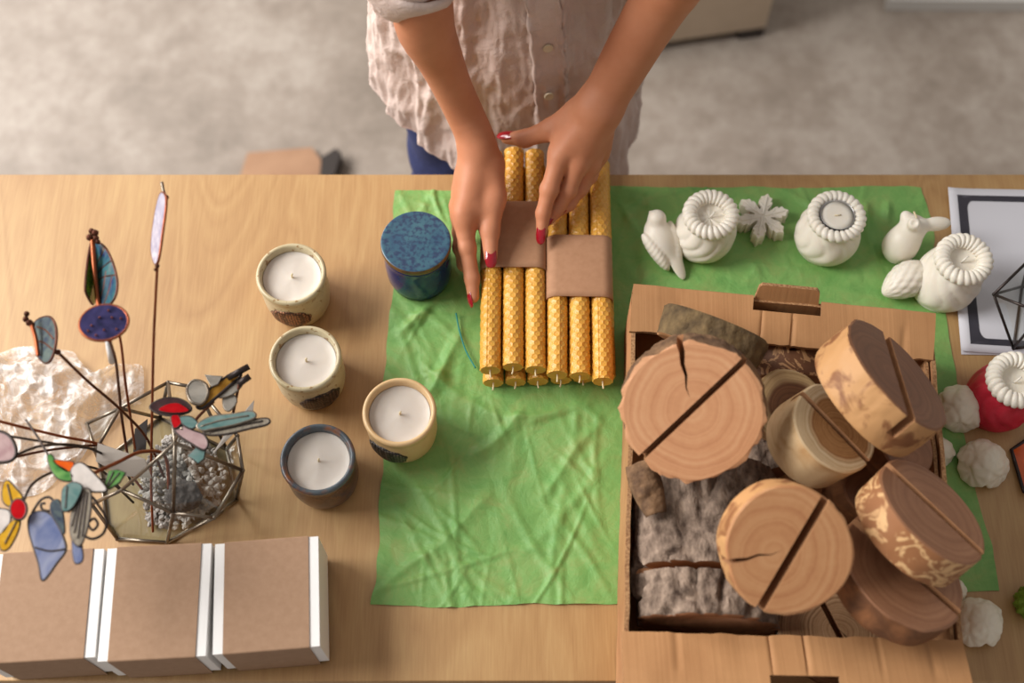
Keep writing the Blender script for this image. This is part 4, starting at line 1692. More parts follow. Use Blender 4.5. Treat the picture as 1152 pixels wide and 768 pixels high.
def sdfH(p):
    d = ellipsoid(p, HEAD + [0, 0.020, 0.026], (0.079, 0.094, 0.100))
    d = np.maximum(d, -(ellipsoid(p, HEAD + [0, -0.085, -0.045], (0.066, 0.075, 0.110))))
    d = smin(d, capsule(p, HEAD + [0, 0.105, 0.0], HEAD + [0, 0.135, -0.20], 0.030, 0.016), 0.02)
    return d + 0.003 * np.sin(p[:, 0] * 240 + 20 * p[:, 2])


V2, F2 = sdf_mesh(sdfH, HEAD - [0.12, 0.14, 0.26], HEAD + [0.12, 0.20, 0.16], 0.006)
hr.add(V2, F2.tolist()).build('hair', M_HAIR, person, world=True)
# ------------------------------------------------------------------ white wax figures at the back right
M_WWAX = simple('ivory_wax', (238, 232, 220), 0.45, sss=0.22, sssr=(0.010, 0.008, 0.006), c2=(230, 222, 206), scale=24)
M_WWAX2 = simple('deeper_ivory_wax', (232, 224, 206), 0.5, sss=0.22, sssr=(0.010, 0.008, 0.006), c2=(222, 212, 192), scale=24, bumps=0.15, bscale=160)  # slightly deeper, yellower ivory with a bumpy surface, for the flower candles
M_REDWAX = simple('red_wax', (206, 44, 66), 0.5, sss=0.12, c2=(186, 30, 54), scale=60, bumps=0.3, bscale=170, bdist=0.002)
M_ALU = simple('thin_aluminium', (206, 206, 208), 0.3, 0.9)


def rim_mesh(Rm, r, z, nl=25, seed=0):
    nu, nv = nl * 10, 18
    u, v = np.meshgrid(arc(nu), arc(nv), indexing='ij')
    ph = u * nl / 2 + 0.9 * np.sin(v - 0.6) + 0.25 * np.sin(u * 3 + seed)
    k = 1 - 0.30 * (1 - np.abs(np.sin(ph)) ** 0.6)
    rr = r * k
    R = Rm + rr * np.cos(v) * 1.12
    return np.stack([R * np.cos(u), R * np.sin(u), z + rr * np.sin(v) * 0.95], -1)


def sack(px, py, label, hgt=0.060, Rm=0.0235, bodymat=None, fill=True, seed=0, base=SOFT, lean=(0, 0), wick=True, fz=0.0):
    bodymat = bodymat or M_WWAX
    top = P(px, py, hgt + base)
    root = thing('sack_candle', label, 'candle', (top[0] - lean[0], top[1] - lean[1], TZ + base), 'knitted sack shaped wax candles')
    L = np.array([lean[0], lean[1], 0])

    def lean_(V):
        return V + L * (V[..., 2:3] / hgt)
    prof = np.array([(0, 0), (0.026, 0), (0.0305, 0.003), (0.0345, 0.011), (0.0355, 0.020), (0.0335, 0.031), (0.0290, 0.042), (0.0262, 0.049), (0.0250, 0.056)]) * [min(Rm, 0.0242) / 0.0235, hgt / 0.060]

    def wob(V):
        a = np.arctan2(V[..., 1], V[..., 0])
        z = V[..., 2]
        q = np.stack([np.cos(a) * 1.6, np.sin(a) * 1.6, z * 40], -1)
        f = 0.0016 * vnoise(q * 1.2, seed) + 0.0024 * (np.abs(np.sin(a * 5.5 + 2.4 * np.sin(z * 90 + seed))) ** 0.5 - 0.6) * np.clip((z - 0.008) / 0.02, 0, 1)
        f = f * np.clip(z / 0.006, 0, 1)
        k = 1 + f / 0.03
        return lean_(V * np.stack([k, k, np.ones_like(k)], -1))
    pp = spline(np.c_[prof, np.zeros(len(prof))], 40)[:, :2]
    MB().lathe(pp, 90, wob=wob).build('sack', bodymat, root)
    MB().grid(lean_(rim_mesh(Rm, 0.0078 if fill else 0.0064, hgt - 0.006, 25, seed))[::-1].copy(), closeu=True, closev=True).build('braided_rim', M_WWAX, root)
    if fill:
        def wv(V):
            a = np.arctan2(V[..., 1], V[..., 0])
            r = np.hypot(V[..., 0], V[..., 1])
            V = V.copy()
            V[..., 2] += 0.0009 * np.cos(a * 8) * np.clip(r / 0.008, 0, 1) * (V[..., 2] > 0.02) * (1 if seed == 1 else 0.15)
            return lean_(V)
        MB().lathe([(0, hgt - 0.012), (0.006, hgt - 0.0118), (0.011, hgt - 0.012), (0.0155, hgt - 0.0115), (0.0195, hgt - 0.009)], 64, wob=wv).build('wax_fill', M_WWAX, root)
        if wick:
            wp = np.array([(0, 0, hgt - 0.0125), (0.001, 0.0, hgt - 0.008), (0.004, 0.002, hgt - 0.003)])
            MB().tube(lean_(wp), 0.0011, 7).build('wick', M_WWAX, root)
    else:
        # shallow well that holds a separate tea light
        MB().lathe([(0, hgt - 0.0185), (0.0198, hgt - 0.0185), (0.0202, hgt - 0.004)], 48, wob=lean_).build('well', M_WWAX, root)
    return root, L


sack(801, 238, 'white sack shaped candle with a star carved in its wax, by the bird', seed=1, lean=(0.0045, 0.004))
s2, L2 = sack(943, 240, 'white sack shaped holder with a tea light inside', fill=False, seed=2, Rm=0.0262, lean=(0.005, 0.004))
c = np.array(s2.location) + L2
tl = thing('tealight', 'small white tea light sitting in the white sack shaped holder', 'candle', (c[0], c[1], TZ + SOFT + 0.0420))
MB().lathe([(0, 0), (0.0186, 0), (0.0190, 0.0005), (0.0190, 0.0150), (0.0194, 0.0154), (0.0190, 0.0158), (0.0186, 0.0152), (0.0184, 0.013)], 56).build('cup', M_ALU, tl)
MB().lathe([(0, 0.0005), (0.0184, 0.0005), (0.0184, 0.0135), (0.012, 0.0133), (0, 0.0131)], 48).build('wax', M_WWAX, tl)
MB().tube([(-0.003, 0, 0.0136), (0, 0, 0.0142), (0.004, 0.0005, 0.0140)], 0.0007, 6).build('wick', M_WICK, tl)
sack(1087, 288, 'white sack shaped candle leaning over the printed sheet corner', seed=3, lean=(0.012, 0.007), hgt=0.066)
sack(1147, 424, 'red sack shaped candle with a white braided rim', bodymat=M_REDWAX, seed=4, base=0.0008, lean=(0.010, 0.006), hgt=0.066)


def sdf_thing(name, label, cat, sdf, lo, hi, h, mat, part, group=None, wickpts=None, zoff=0.0):
    V, F = sdf_mesh(sdf, lo, hi, h)
    V = V.copy()
    V[:, 2] = np.maximum(V[:, 2], TZ + SOFT + zoff)
    c = (V.min(0) + V.max(0)) / 2
    root = thing(name, label, cat, (c[0], c[1], TZ + SOFT + zoff), group)
    MB().add(V, F.tolist()).build(part, mat, root, world=True)
    if wickpts is not None:
        MB().tube(wickpts, 0.0011, 7).build('wick', M_WICK, root, world=True)
    return root


# bird
hd, tail = P(739, 246, .038), P(764, 302, .009)
bc = P(742, 268, .021)
ax = nrm(hd - tail)
side = nrm(np.cross(ax, [0, 0, 1]))
upb = np.cross(side, ax)
MBd = np.stack([ax, side, upb], 1)


def sdf_bird(p):
    d = ellipsoid(p, bc, (0.0245, 0.0165, 0.0165), MBd)
    d = smin(d, np.linalg.norm(p - hd, axis=1) - 0.0105, 0.005)
    tl_ = ellipsoid(p, tail + ax * 0.010, (0.024, 0.0075, 0.0035), MBd)
    d = smin(d, tl_, 0.010)
    bk = P(731, 238, .040)
    d = smin(d, capsule(p, hd, bk, 0.006, 0.0006), 0.004)
    for s in (-1, 1):
        M2 = np.stack([nrm(ax + side * s * 0.22), nrm(side - ax * s * 0.22), upb], 1)
        wg = ellipsoid(p, bc - ax * 0.012 + side * s * 0.0125 + upb * 0.004, (0.0260, 0.0068, 0.0095), M2)
        q = (p - bc) @ MBd
        d = smin(d, wg + 0.00022 * np.sin(q[:, 0] * 1000 + 700 * np.abs(q[:, 1])) * (q[:, 0] < 0.004), 0.0025)
    return d


sdf_thing('bird_candle', 'white wax bird figure with folded wings on the green tissue', 'candle', sdf_bird, bc - [.05, .06, .03], bc + [.05, .06, .04], 0.0011, M_WWAX, 'wax_body', 'white wax figures')

# snowflake
sc_ = P(858, 243, .017)
pts = []
for k in range(6):
    a0 = k * PI / 3 + 0.25
    for (r, da) in ((0.0085, -0.52), (0.0145, -0.26), (0.0140, -0.40), (0.0185, -0.40), (0.0215, -0.34), (0.0205, -0.24), (0.0255, -0.25), (0.0262, -0.12), (0.0300, 0.0), (0.0262, 0.12), (0.0255, 0.25), (0.0205, 0.24), (0.0215, 0.34), (0.0185, 0.40), (0.0140, 0.40), (0.0145, 0.26)):
        pts.append((1.12 * r * math.cos(a0 + da * 1.0), 1.12 * r * math.sin(a0 + da * 1.0)))
fl_t = thing('snowflake_candle', 'thick white wax snowflake beside the star topped sack candle', 'candle', (sc_[0], sc_[1], TZ + SOFT), 'white wax figures')
n = len(pts)
pa = np.array(pts)
mb = MB()
v, f = [], []
lay = [(0.0, 0.98), (0.0008, 1.0), (0.0155, 0.96), (0.017, 0.92)]
for (z, k) in lay:
    v += [(x * k, y * k, z) for x, y in pts]
for i in range(len(lay) - 1):
    for j in range(n):
        j2 = (j + 1) % n
        f.append((i * n + j, i * n + j2, (i + 1) * n + j2, (i + 1) * n + j))
ctr = len(v)
v.append((0, 0, 0.0165))
for j in range(n):
    f.append(((len(lay) - 1) * n + j, (len(lay) - 1) * n + (j + 1) % n, ctr))
f.append(tuple(range(n - 1, -1, -1)))
mb.add(v, f)
for k in range(6):
    a0 = k * PI / 3 + 0.25
    d = np.array([math.cos(a0), math.sin(a0), 0])
    pe = np.array([-d[1], d[0], 0])
    mb.tube([d * 0.002 + [0, 0, .0168], d * 0.026 + [0, 0, .0172]], 0.0014, 6)
    for s in (-1, 1):
        mb.tube([d * 0.011 + [0, 0, .0168], d * 0.017 + pe * s * 0.006 + [0, 0, .0168]], 0.0011, 6)
mb.build('wax_body', M_WWAX, fl_t, True, autosmooth=40)

# rabbit
rb, rh = P(1013, 276, .020), P(1027, 256, .046)
e1a, e1b = P(1038, 253, .052), P(1063, 251, .050)
e2 = P(1028, 253, .062)


def sdf_rabbit(p):
    d = smin(ellipsoid(p, rb, (0.0205, 0.0190, 0.0240)), ellipsoid(p, rb * 0.45 + rh * 0.55, (0.0165, 0.0155, 0.017)), 0.008)
    d = smin(d, ellipsoid(p, rh, (0.0158, 0.0150, 0.0145)), 0.005)
    d = smin(d, np.linalg.norm(p - P(1008, 288, .008), axis=1) - 0.0075, 0.006)
    M1 = frame((0, 0, 0), nrm(e1b - e1a), camdir(0, 0.2, 1))
    d = smin(d, ellipsoid(p, (e1a + e1b) / 2 + nrm(e1b - e1a) * 0.002, (0.0175, 0.0082, 0.0058), np.array(M1)[:3, :3]), 0.004)
    d = smin(d, capsule(p, rh, e1a, 0.006, 0.005), 0.005)
    d = smin(d, capsule(p, rh + nrm(e2 - rh) * 0.006, e2 + nrm(e2 - rh) * 0.006, 0.0066, 0.0074), 0.003)
    d = np.maximum(d, -(np.linalg.norm(p - (e2 + nrm(e2 - rh) * 0.0165), axis=1) - 0.0060))
    d = smin(d, np.linalg.norm(p - P(1019, 243, .052), axis=1) - 0.006, 0.005)
    return d


sdf_thing('rabbit_candle', 'white wax rabbit figure with one long ear stretched sideways', 'candle', sdf_rabbit, rb - [.05, .05, .04], rb + [.07, .06, .07], 0.0012, M_WWAX, 'wax_body', 'white wax figures',
          [P(1031, 252, .056), P(1031, 244, .062), P(1028, 238, .062)])

# ribbed cone lying behind the crate
ca, cb = P(1040, 303, .022), P(994, 330, .014)
axc = nrm(cb - ca)
Mc = frame((ca + cb) / 2, [0, 0, 1], axc)
Lc = np.linalg.norm(cb - ca)
tt_ = np.linspace(0, 1, 70)
rp = 0.0205 * np.sin(np.clip(tt_ * 0.93 + 0.07, 0, 1) * PI) ** 0.55 * (1 - 0.25 * tt_)
zz_ = (tt_ - 0.5) * Lc * 1.05


def wobc(V):
    a = np.arctan2(V[..., 1], V[..., 0])
    k = 1 + 0.07 * np.abs(np.sin(a * 6 + V[..., 2] * 170)) + 0.05 * np.abs(np.sin(a * 6 - V[..., 2] * 170))
    return V * np.stack([k, k, np.ones_like(k)], -1)


cr = thing('cone_candle', 'white ribbed cone candle lying between the crate and the leaning sack candle', 'candle', mat=Mc, group='white wax figures')
MB().lathe(np.c_[np.maximum(rp, 1e-5), zz_], 72, wob=wobc).build('wax_body', M_WWAX, cr)


# flower shaped candles on the right
def flower(px, py, R, label, seed, zc=0.020, squash=1.0, tilt=(0, 0)):
    c = P(px, py, zc)
    rs = np.random.default_rng(seed)
    pet = []
    for ring, (nn, rad, ht, sz) in enumerate(((4, 0.66, -0.15, 0.74), (4, 0.42, 0.22, 0.64), (2, 0.16, 0.46, 0.50))):
        for k in range(nn):
            a = 2 * PI * k / nn + ring * 0.7 + seed + rs.normal(0, 0.15)
            o = np.array([math.cos(a), math.sin(a), 0])
            nrmv = nrm(o * (0.9 - 0.25 * ring) + np.array([0, 0, 0.55 + 0.35 * ring]) + rs.normal(0, 0.08, 3))
            M = np.array(frame((0, 0, 0), np.cross(nrmv, [0, 0, 1]) + 1e-4, nrmv))[:3, :3]
            pet.append((c + o * R * rad + np.array([0, 0, ht * R]), (R * sz * 1.05, R * sz, R * 0.22), M, a))

    def f(p):
        d = ellipsoid(p, c, (R * 0.72, R * 0.72, R * 0.70))
        for (pc, rr, M, a) in pet:
            q = (p - pc) @ M
            e = ellipsoid(p, pc, rr, M) + R * 0.018 * np.sin(np.arctan2(q[:, 1], q[:, 0]) * 9 + a)
            d = smin(d, e, R * 0.09)
        return d
    return sdf_thing('flower_candle', label, 'candle', f, c - R * 1.7, c + R * 1.7, 0.0012, M_WWAX2, 'wax_body', 'white flower candles')


flower(1083, 455, 0.0245, 'white flower candle between the crate and the red sack candle', 3)
flower(1109, 518, 0.0240, 'white flower candle lying on the tissue edge below the red sack candle', 7)
flower(1104, 697, 0.0230, 'white flower candle on bare wood by the front right crate corner', 12)
flower(1074, 664, 0.0130, 'small white flower candle half hidden behind the crate corner', 15, zc=0.012)
flower(1058, 505, 0.0150, 'small white flower candle peeking out behind the right crate wall', 21, zc=0.012)

# ------------------------------------------------------------------ printed sheet, right edge things
M_PAPER = simple('white_paper', (214, 214, 222), 0.7)
M_INK = simple('dark_printed_ink', (48, 46, 56), 0.6, c2=(62, 60, 70), scale=50)


def sheet(name, corners, z, label, group=None, mat=M_PAPER, curl=0.0):
    a, b_, c_, d_ = [P(*q) for q in corners]       # tl, tr, br, bl
    n = 24
    U_, W_ = np.meshgrid(np.linspace(0, 1, n), np.linspace(0, 1, n), indexing='ij')
    V = a * ((1 - U_) * W_)[..., None] + b_ * (U_ * W_)[..., None] + c_ * (U_ * (1 - W_))[..., None] + d_ * ((1 - U_) * (1 - W_))[..., None]
    V = V.copy()
    V[..., 2] = TZ + z + 0.0004 * (1 + vnoise(V * 18, 4)) + curl * np.clip(0.12 - U_, 0, 1) ** 2 * 40 * (0.4 + 0.6 * W_)
    o = MB().grid(V).build(name, mat)
    so = o.modifiers.new('thick', 'SOLIDIFY')
    so.thickness = 0.00025
    tag(o, label, 'paper', group)
    return o, V


sheet('paper_sheet', ((1072, 228), (1290, 225), (1345, 404), (1081, 399)), 0.0006, 'plain white sheet mostly hidden under the sheet with a printed dark border')
ps, SV = sheet('printed_sheet', ((1065, 213), (1288, 217), (1340, 412), (1080, 396)), 0.0024, 'white sheet with a thick dark rounded border printed on it', curl=0.004)
mb = MB()
n = SV.shape[0]


def sheet_pt(u, w):
    u, w = np.clip(u, 0, 1) * (n - 1), np.clip(w, 0, 1) * (n - 1)
    i, j = min(int(u), n - 2), min(int(w), n - 2)
    fu, fw = u - i, w - j
    return SV[i, j] * (1 - fu) * (1 - fw) + SV[i + 1, j] * fu * (1 - fw) + SV[i, j + 1] * (1 - fu) * fw + SV[i + 1, j + 1] * fu * fw


outer, inner = [], []
for (u0, w0, a0) in ((0.955, 0.955, 0), (0.045, 0.955, PI / 2), (0.045, 0.045, PI), (0.955, 0.045, 3 * PI / 2)):
    for t in np.linspace(0, PI / 2, 8):
        du, dw = math.cos(a0 + t), math.sin(a0 + t)
        outer.append((u0 - math.copysign(0.004, du + 1e-9) + 0.004 * du, w0 - math.copysign(0.004, dw + 1e-9) + 0.004 * dw))
        cu = 0.5 + (u0 - 0.5) * 0.835
        cw = 0.5 + (w0 - 0.5) * 0.80
        inner.append((cu + 0.030 * du, cw + 0.055 * dw))
# subdivide along the outline
def dens(l, k=10):
    l = np.array(l)
    o = []
    for i in range(len(l)):
        a, b_ = l[i], l[(i + 1) % len(l)]
        m_ = k if np.linalg.norm(a - b_) > 0.1 else 1
        for t in np.linspace(0, 1, m_, endpoint=False):
            o.append(a + (b_ - a) * t)
    return o


L0 = []
for i in range(len(outer)):
    pass
Vb = np.array([[sheet_pt(*o) + [0, 0, .0004] for o in outer], [sheet_pt(*o) + [0, 0, .0004] for o in inner]])
segs = []
for i in range(len(outer)):
    j = (i + 1) % len(outer)
    m_ = 14 if np.hypot(outer[i][0] - outer[j][0], outer[i][1] - outer[j][1]) > 0.1 else 1
    for t in np.linspace(0, 1, m_, endpoint=False):
        segs.append((np.array(outer[i]) * (1 - t) + np.array(outer[j]) * t, np.array(inner[i]) * (1 - t) + np.array(inner[j]) * t))
Vb = np.zeros((len(segs), 5, 3))
for i, (o_, i_) in enumerate(segs):
    for k, t in enumerate(np.linspace(0, 1, 5)):
        q = o_ * (1 - t) + i_ * t
        Vb[i, k] = sheet_pt(*q) + [0, 0, 0.00035]
b_o = MB().grid(Vb, closeu=True).build('printed_border', M_INK, ps, loc=(0, 0, 0))
b_o.data.transform(Matrix.Translation(-ps.location))
b_o['label'] = 'dark printed border'

# ------------------------------------------------------------------ leaded glass helpers
def glass_mat(name, tint=(255, 255, 255), refl=0.10):
    m = bpy.data.materials.new(name)
    m.use_nodes = True
    nt = m.node_tree
    nt.nodes.clear()
    out = N(nt, 'ShaderNodeOutputMaterial')
    tr = N(nt, 'ShaderNodeBsdfTransparent')
    tr.inputs['Color'].default_value = lin(tint)
    gl = N(nt, 'ShaderNodeBsdfGlossy')
    gl.inputs['Roughness'].default_value = 0.03
    fr = N(nt, 'ShaderNodeLayerWeight')
    fr.inputs['Blend'].default_value = 0.35
    ad = math_node(nt, 'ADD', math_node(nt, 'MULTIPLY', fr.outputs['Facing'], 0.22), refl)
    mx = N(nt, 'ShaderNodeMixShader')
    nt.links.new(ad, mx.inputs['Fac'])
    nt.links.new(tr.outputs[0], mx.inputs[1])
    nt.links.new(gl.outputs[0], mx.inputs[2])
    nt.links.new(mx.outputs[0], out.inputs['Surface'])
    return m


M_CLEAR = glass_mat('clear_pane', (246, 250, 248), 0.06)
M_LEAD = simple('tin_solder', (150, 140, 126), 0.34, 0.85, c2=(112, 100, 88), scale=90, bumps=0.2, bscale=300)
M_DLEAD = simple('dark_patina_solder', (46, 40, 40), 0.4, 0.6, c2=(66, 56, 52), scale=90)
M_COPPER = simple('copper_wire', (150, 82, 48), 0.34, 0.8, c2=(122, 62, 38), scale=60)
M_DCOPPER = simple('dark_copper', (104, 58, 40), 0.42, 0.7, c2=(70, 42, 32), scale=120, bumps=0.4, bscale=420)


def leaded(name, label, cat, nodes, edges, faces, r, lead, origin, group=None, glass=None):
    root = thing(name, label, cat, origin, group)
    pts = {k: P(*v) for k, v in nodes.items()}
    mb = MB()
    for a, b_ in edges:
        mb.tube([pts[a], pts[b_]], r, 8)
    for q in pts.values():
        s = MB().lathe([(1e-5, -r * 1.25), (r * 0.9, -r * 0.9), (r * 1.3, 0), (r * 0.9, r * 0.9), (1e-5, r * 1.25)], 10)
        mb.add(s.v[0] + q, s.f)
    mb.build('frame', lead, root, world=True)
    for fc in faces:
        v = np.array([pts[k] for k in fc])
        cen = v.mean(0)
        MB().add(np.r_[v * 0.995 + cen * 0.005], [tuple(range(len(v)))]).build('glass_pane', glass or M_CLEAR, root, False, world=True)
    return root


# dark framed terrarium at the right edge
nd = {'a': (1118, 331, .062), 'b': (1158, 292, .070), 'c': (1140, 392, .0035), 'd': (1206, 384, .0035), 'e': (1212, 320, .062), 'f': (1172, 352, .085), 'g': (1150, 322, .0035), 'h': (1200, 330, .0035)}
leaded('geometric_terrarium', 'black framed geometric terrarium standing on the printed sheet', 'terrarium', nd,
       [('a', 'b'), ('b', 'e'), ('a', 'c'), ('c', 'd'), ('d', 'e'), ('a', 'f'), ('b', 'f'), ('e', 'f'), ('c', 'f'), ('d', 'f'), ('g', 'h'), ('a', 'g'), ('c', 'g'), ('d', 'h'), ('e', 'h'), ('b', 'g'), ('b', 'h')],
       [('a', 'c', 'f'), ('c', 'd', 'f'), ('d', 'e', 'f'), ('a', 'b', 'f'), ('b', 'e', 'f')], 0.0016, M_DLEAD, P(1172, 360, 0.003))
rs = np.random.default_rng(3)
M_SUCC = simple('grey_green_leaf', (108, 124, 104), 0.6, c2=(140, 148, 130), scale=60)
pc = P(1166, 357, .003)
pl = thing('succulent_plant', 'grey green plant inside the black framed terrarium', 'plant', pc)
mb = MB()
for k in range(16):
    a = k * 2.4
    l = 0.010 + 0.0011 * k
    d = np.array([math.cos(a), math.sin(a), 0])
    s = ellipsoid
    path = spline([pc + [0, 0, 0.012], pc + d * l * 0.5 + [0, 0, 0.026], pc + d * l + [0, 0, 0.040 - 0.0009 * k]], 8)
    mb.tube(path, np.array([0.002, 0.003, 0.0038, 0.004, 0.0036, 0.003, 0.002, 0.0012, 0.0004][:len(path)]) if len(path) <= 9 else 0.003, 8)
mb.build('leaves', M_SUCC, pl, world=True)
MB().tube([pc, pc + [0, 0, 0.020]], 0.004, 10).build('stem', M_SUCC, pl, world=True)

# orange stained glass piece and green candle at the right edge
M_ORANGE = simple('orange_glass', (206, 92, 28), 0.15, c2=(178, 66, 20), scale=40, coat=0.4)
og = thing('stained_glass_panel', 'orange glass panel in a dark lead frame at the right table edge', 'stained glass', P(1165, 525, 0))
op = np.array([P(1138, 506, .0032), P(1172, 484, .0032), P(1196, 520, .016), P(1182, 560, .016), P(1152, 553, .006)])
cen = op.mean(0)
nn = nrm(np.cross(op[1] - op[0], op[3] - op[0]))
nn = nn if nn[2] > 0 else -nn
k = len(op)
MB().add(np.r_[op - nn * .0012, op + nn * .0012], [tuple(range(k)), tuple(range(2 * k - 1, k - 1, -1))] + [(i, (i + 1) % k, k + (i + 1) % k, k + i) for i in range(k)]).build('glass', M_ORANGE, og, False, world=True)
MB().tube(np.concatenate([np.linspace(op[i], op[(i + 1) % k], 6)[:-1] for i in range(k)]), 0.0022, 8, closed=True).build('lead_edge', M_DLEAD, og, world=True)
M_GREENWAX = simple('green_wax', (120, 150, 44), 0.5, sss=0.1, c2=(98, 128, 34), scale=80)
gc = P(1163, 676, .02)
g_ = thing('cactus_candle', 'bumpy green candle at the right edge of the table', 'candle', (gc[0], gc[1], TZ))
tt_ = np.linspace(0, 1, 40)


def wobg(V):
    a = np.arctan2(V[..., 1], V[..., 0])
    k = 1 + 0.07 * np.cos(a * 12) + 0.04 * np.sin(V[..., 2] * 900) * np.cos(a * 12)
    return V * np.stack([k, k, np.ones_like(k)], -1)


MB().lathe(np.c_[np.maximum(0.0165 * np.sin(np.clip(tt_ * 0.85 + 0.15, 0, 1) * PI) ** 0.5, 1e-5), tt_ * 0.036], 72, cap0=True, wob=wobg).build('wax_body', M_GREENWAX, g_)
MB().tube([(0, 0, 0.034), (0, 0.001, 0.043)], 0.001, 6).build('wick', M_WICK, g_)
# ------------------------------------------------------------------ geometric terrarium with gravel on the left
nd = {'A': (197, 498, .135), 'V6': (195, 577, .070), 'V9': (241, 582, .060), 'V10': (273, 529, .062), 'V15': (267, 490, .066), 'V3': (222, 436, .070), 'V2': (189, 430, .072), 'V1': (135, 459, .092), 'V4': (98, 476, .070), 'V5': (107, 507, .085), 'V7': (137, 551, .085), 'V8': (103, 567, .055),
      'B1': (132, 606, .0025), 'B2': (188, 610, .0025), 'B3': (266, 562, .0025), 'B4': (255, 505, .0025), 'B5': (180, 470, .0025), 'B6': (112, 520, .0025), 'B7': (120, 590, .0025)}
terr = leaded('geometric_terrarium', 'tin framed glass terrarium holding gravel, below the glass butterflies', 'terrarium', nd,
              [('A', 'V6'), ('A', 'V10'), ('A', 'V2'), ('A', 'V7'), ('V6', 'V9'), ('V9', 'V10'), ('V10', 'V15'), ('V15', 'V3'), ('V3', 'V2'), ('V2', 'V1'), ('V1', 'V4'), ('V4', 'V5'), ('V1', 'V5'), ('V7', 'V6'), ('V7', 'V8'),
               ('B1', 'B2'), ('B2', 'B3'), ('B3', 'B4'), ('B4', 'B5'), ('B5', 'B6'), ('B6', 'B7'), ('B7', 'B1'), ('V6', 'B2'), ('V9', 'B3'), ('V9', 'B2'), ('V10', 'B3'), ('V15', 'B4'), ('V2', 'B5'), ('V3', 'B4'), ('V4', 'B6'), ('V5', 'B6'), ('V8', 'B7'), ('V1', 'B5'), ('V8', 'B1')],
              [('A', 'V6', 'V9'), ('A', 'V9', 'V10'), ('V6', 'B2', 'V9'), ('V9', 'B2', 'B3'), ('V9', 'B3', 'V10'), ('V10', 'B3', 'B4'), ('V10', 'B4', 'V15'), ('A', 'V7', 'V6'), ('V1', 'V4', 'V5'), ('V2', 'B5', 'V1'), ('V3', 'B4', 'B5', 'V2')],
              0.0019, M_LEAD, P(186, 555, 0))
bp = np.array([P(*nd[k]) for k in ('B1', 'B2', 'B3', 'B4', 'B5', 'B6', 'B7')])
flr = MB().add(np.r_[bp + [0, 0, -.0015], bp + [0, 0, -.0005]], [tuple(range(6, -1, -1)), tuple(range(7, 14))] + [(i, (i + 1) % 7, 7 + (i + 1) % 7, 7 + i) for i in range(7)])
flr.build('glass_base', M_CLEAR, terr, False, world=True)
M_GRAVEL = simple('grey_gravel', (128, 122, 116), 0.8, c2=(206, 200, 194), scale=60)
rs = np.random.default_rng(11)
ico_v = np.array([(0, 0, 1), (.894, 0, .447), (.276, .851, .447), (-.724, .526, .447), (-.724, -.526, .447), (.276, -.851, .447), (.724, .526, -.447), (-.276, .851, -.447), (-.894, 0, -.447), (-.276, -.851, -.447), (.724, -.526, -.447), (0, 0, -1)])
ico_f = [(0, 1, 2), (0, 2, 3), (0, 3, 4), (0, 4, 5), (0, 5, 1), (1, 6, 2), (2, 7, 3), (3, 8, 4), (4, 9, 5), (5, 10, 1), (6, 7, 2), (7, 8, 3), (8, 9, 4), (9, 10, 5), (10, 6, 1), (6, 11, 7), (7, 11, 8), (8, 11, 9), (9, 11, 10), (10, 11, 6)]
mb = MB()
gpoly = np.array([P(*q, 0.004) for q in ((166, 590), (205, 598), (250, 566), (258, 528), (235, 500), (190, 492), (172, 510), (160, 545))])[:, :2]


def inside(pt, poly):
    r = False
    j = len(poly) - 1
    for i in range(len(poly)):
        if (poly[i][1] > pt[1]) != (poly[j][1] > pt[1]) and pt[0] < (poly[j][0] - poly[i][0]) * (pt[1] - poly[i][1]) / (poly[j][1] - poly[i][1]) + poly[i][0]:
            r = not r
        j = i
    return r


gl, gh = gpoly.min(0), gpoly.max(0)
gcen = gpoly.mean(0)
cnt = 0
while cnt < 720:
    q = rs.uniform(gl, gh)
    if not inside(q, gpoly):
        continue
    dd = np.linalg.norm(q - gcen) / 0.055
    zmax = 0.022 * max(0.1, 1 - dd ** 2)
    r = rs.uniform(0.0026, 0.0050)
    M = np.linalg.qr(rs.normal(size=(3, 3)))[0]
    v = (ico_v * rs.uniform(0.6, 1.25, (12, 1)) * rs.uniform(0.45, 1.15, 3) * r) @ M.T
    mb.add(v + [q[0], q[1], TZ + 0.0065 + rs.uniform(0.3, 1) * zmax], ico_f)
    cnt += 1
gr = mb.build('gravel', M_GRAVEL, None, False)
tag(gr, 'grey white gravel filling the tin framed terrarium', 'gravel', kind='stuff')
M_ROCK = simple('dark_porous_rock', (66, 60, 58), 0.95, c2=(112, 104, 100), scale=90, bumps=0.9, bscale=260, bdist=0.003)
rc = P(207, 558, .028)
sdf_thing('porous_rock', 'dark grey porous rock among the gravel in the tin framed terrarium', 'rock', lambda p: ellipsoid(p, rc, (0.019, 0.016, 0.013)) + 0.0035 * vnoise(p * 160, 4) + 0.0015 * vnoise(p * 420, 9), rc - .03, rc + .03, 0.0011, M_ROCK, 'stone', zoff=0.012)

# grey paper tags tucked in the terrarium
M_TAG = simple('grey_card', (150, 140, 130), 0.5, spec=0.6)
M_DTAG = simple('black_card', (46, 42, 42), 0.5)


def card(pts, label, mat=M_TAG, th=0.0008):
    v = np.array([P(*q) for q in pts])
    nn = nrm(np.cross(v[1] - v[0], v[2] - v[0])) * th / 2
    k = len(v)
    o = MB().add(np.r_[v - nn, v + nn], [tuple(range(k)), tuple(range(2 * k - 1, k - 1, -1))] + [(i, (i + 1) % k, k + (i + 1) % k, k + i) for i in range(k)]).build('paper_tag', mat, None, False)
    tag(o, label, 'tag', 'tags in the terrarium')
    return o


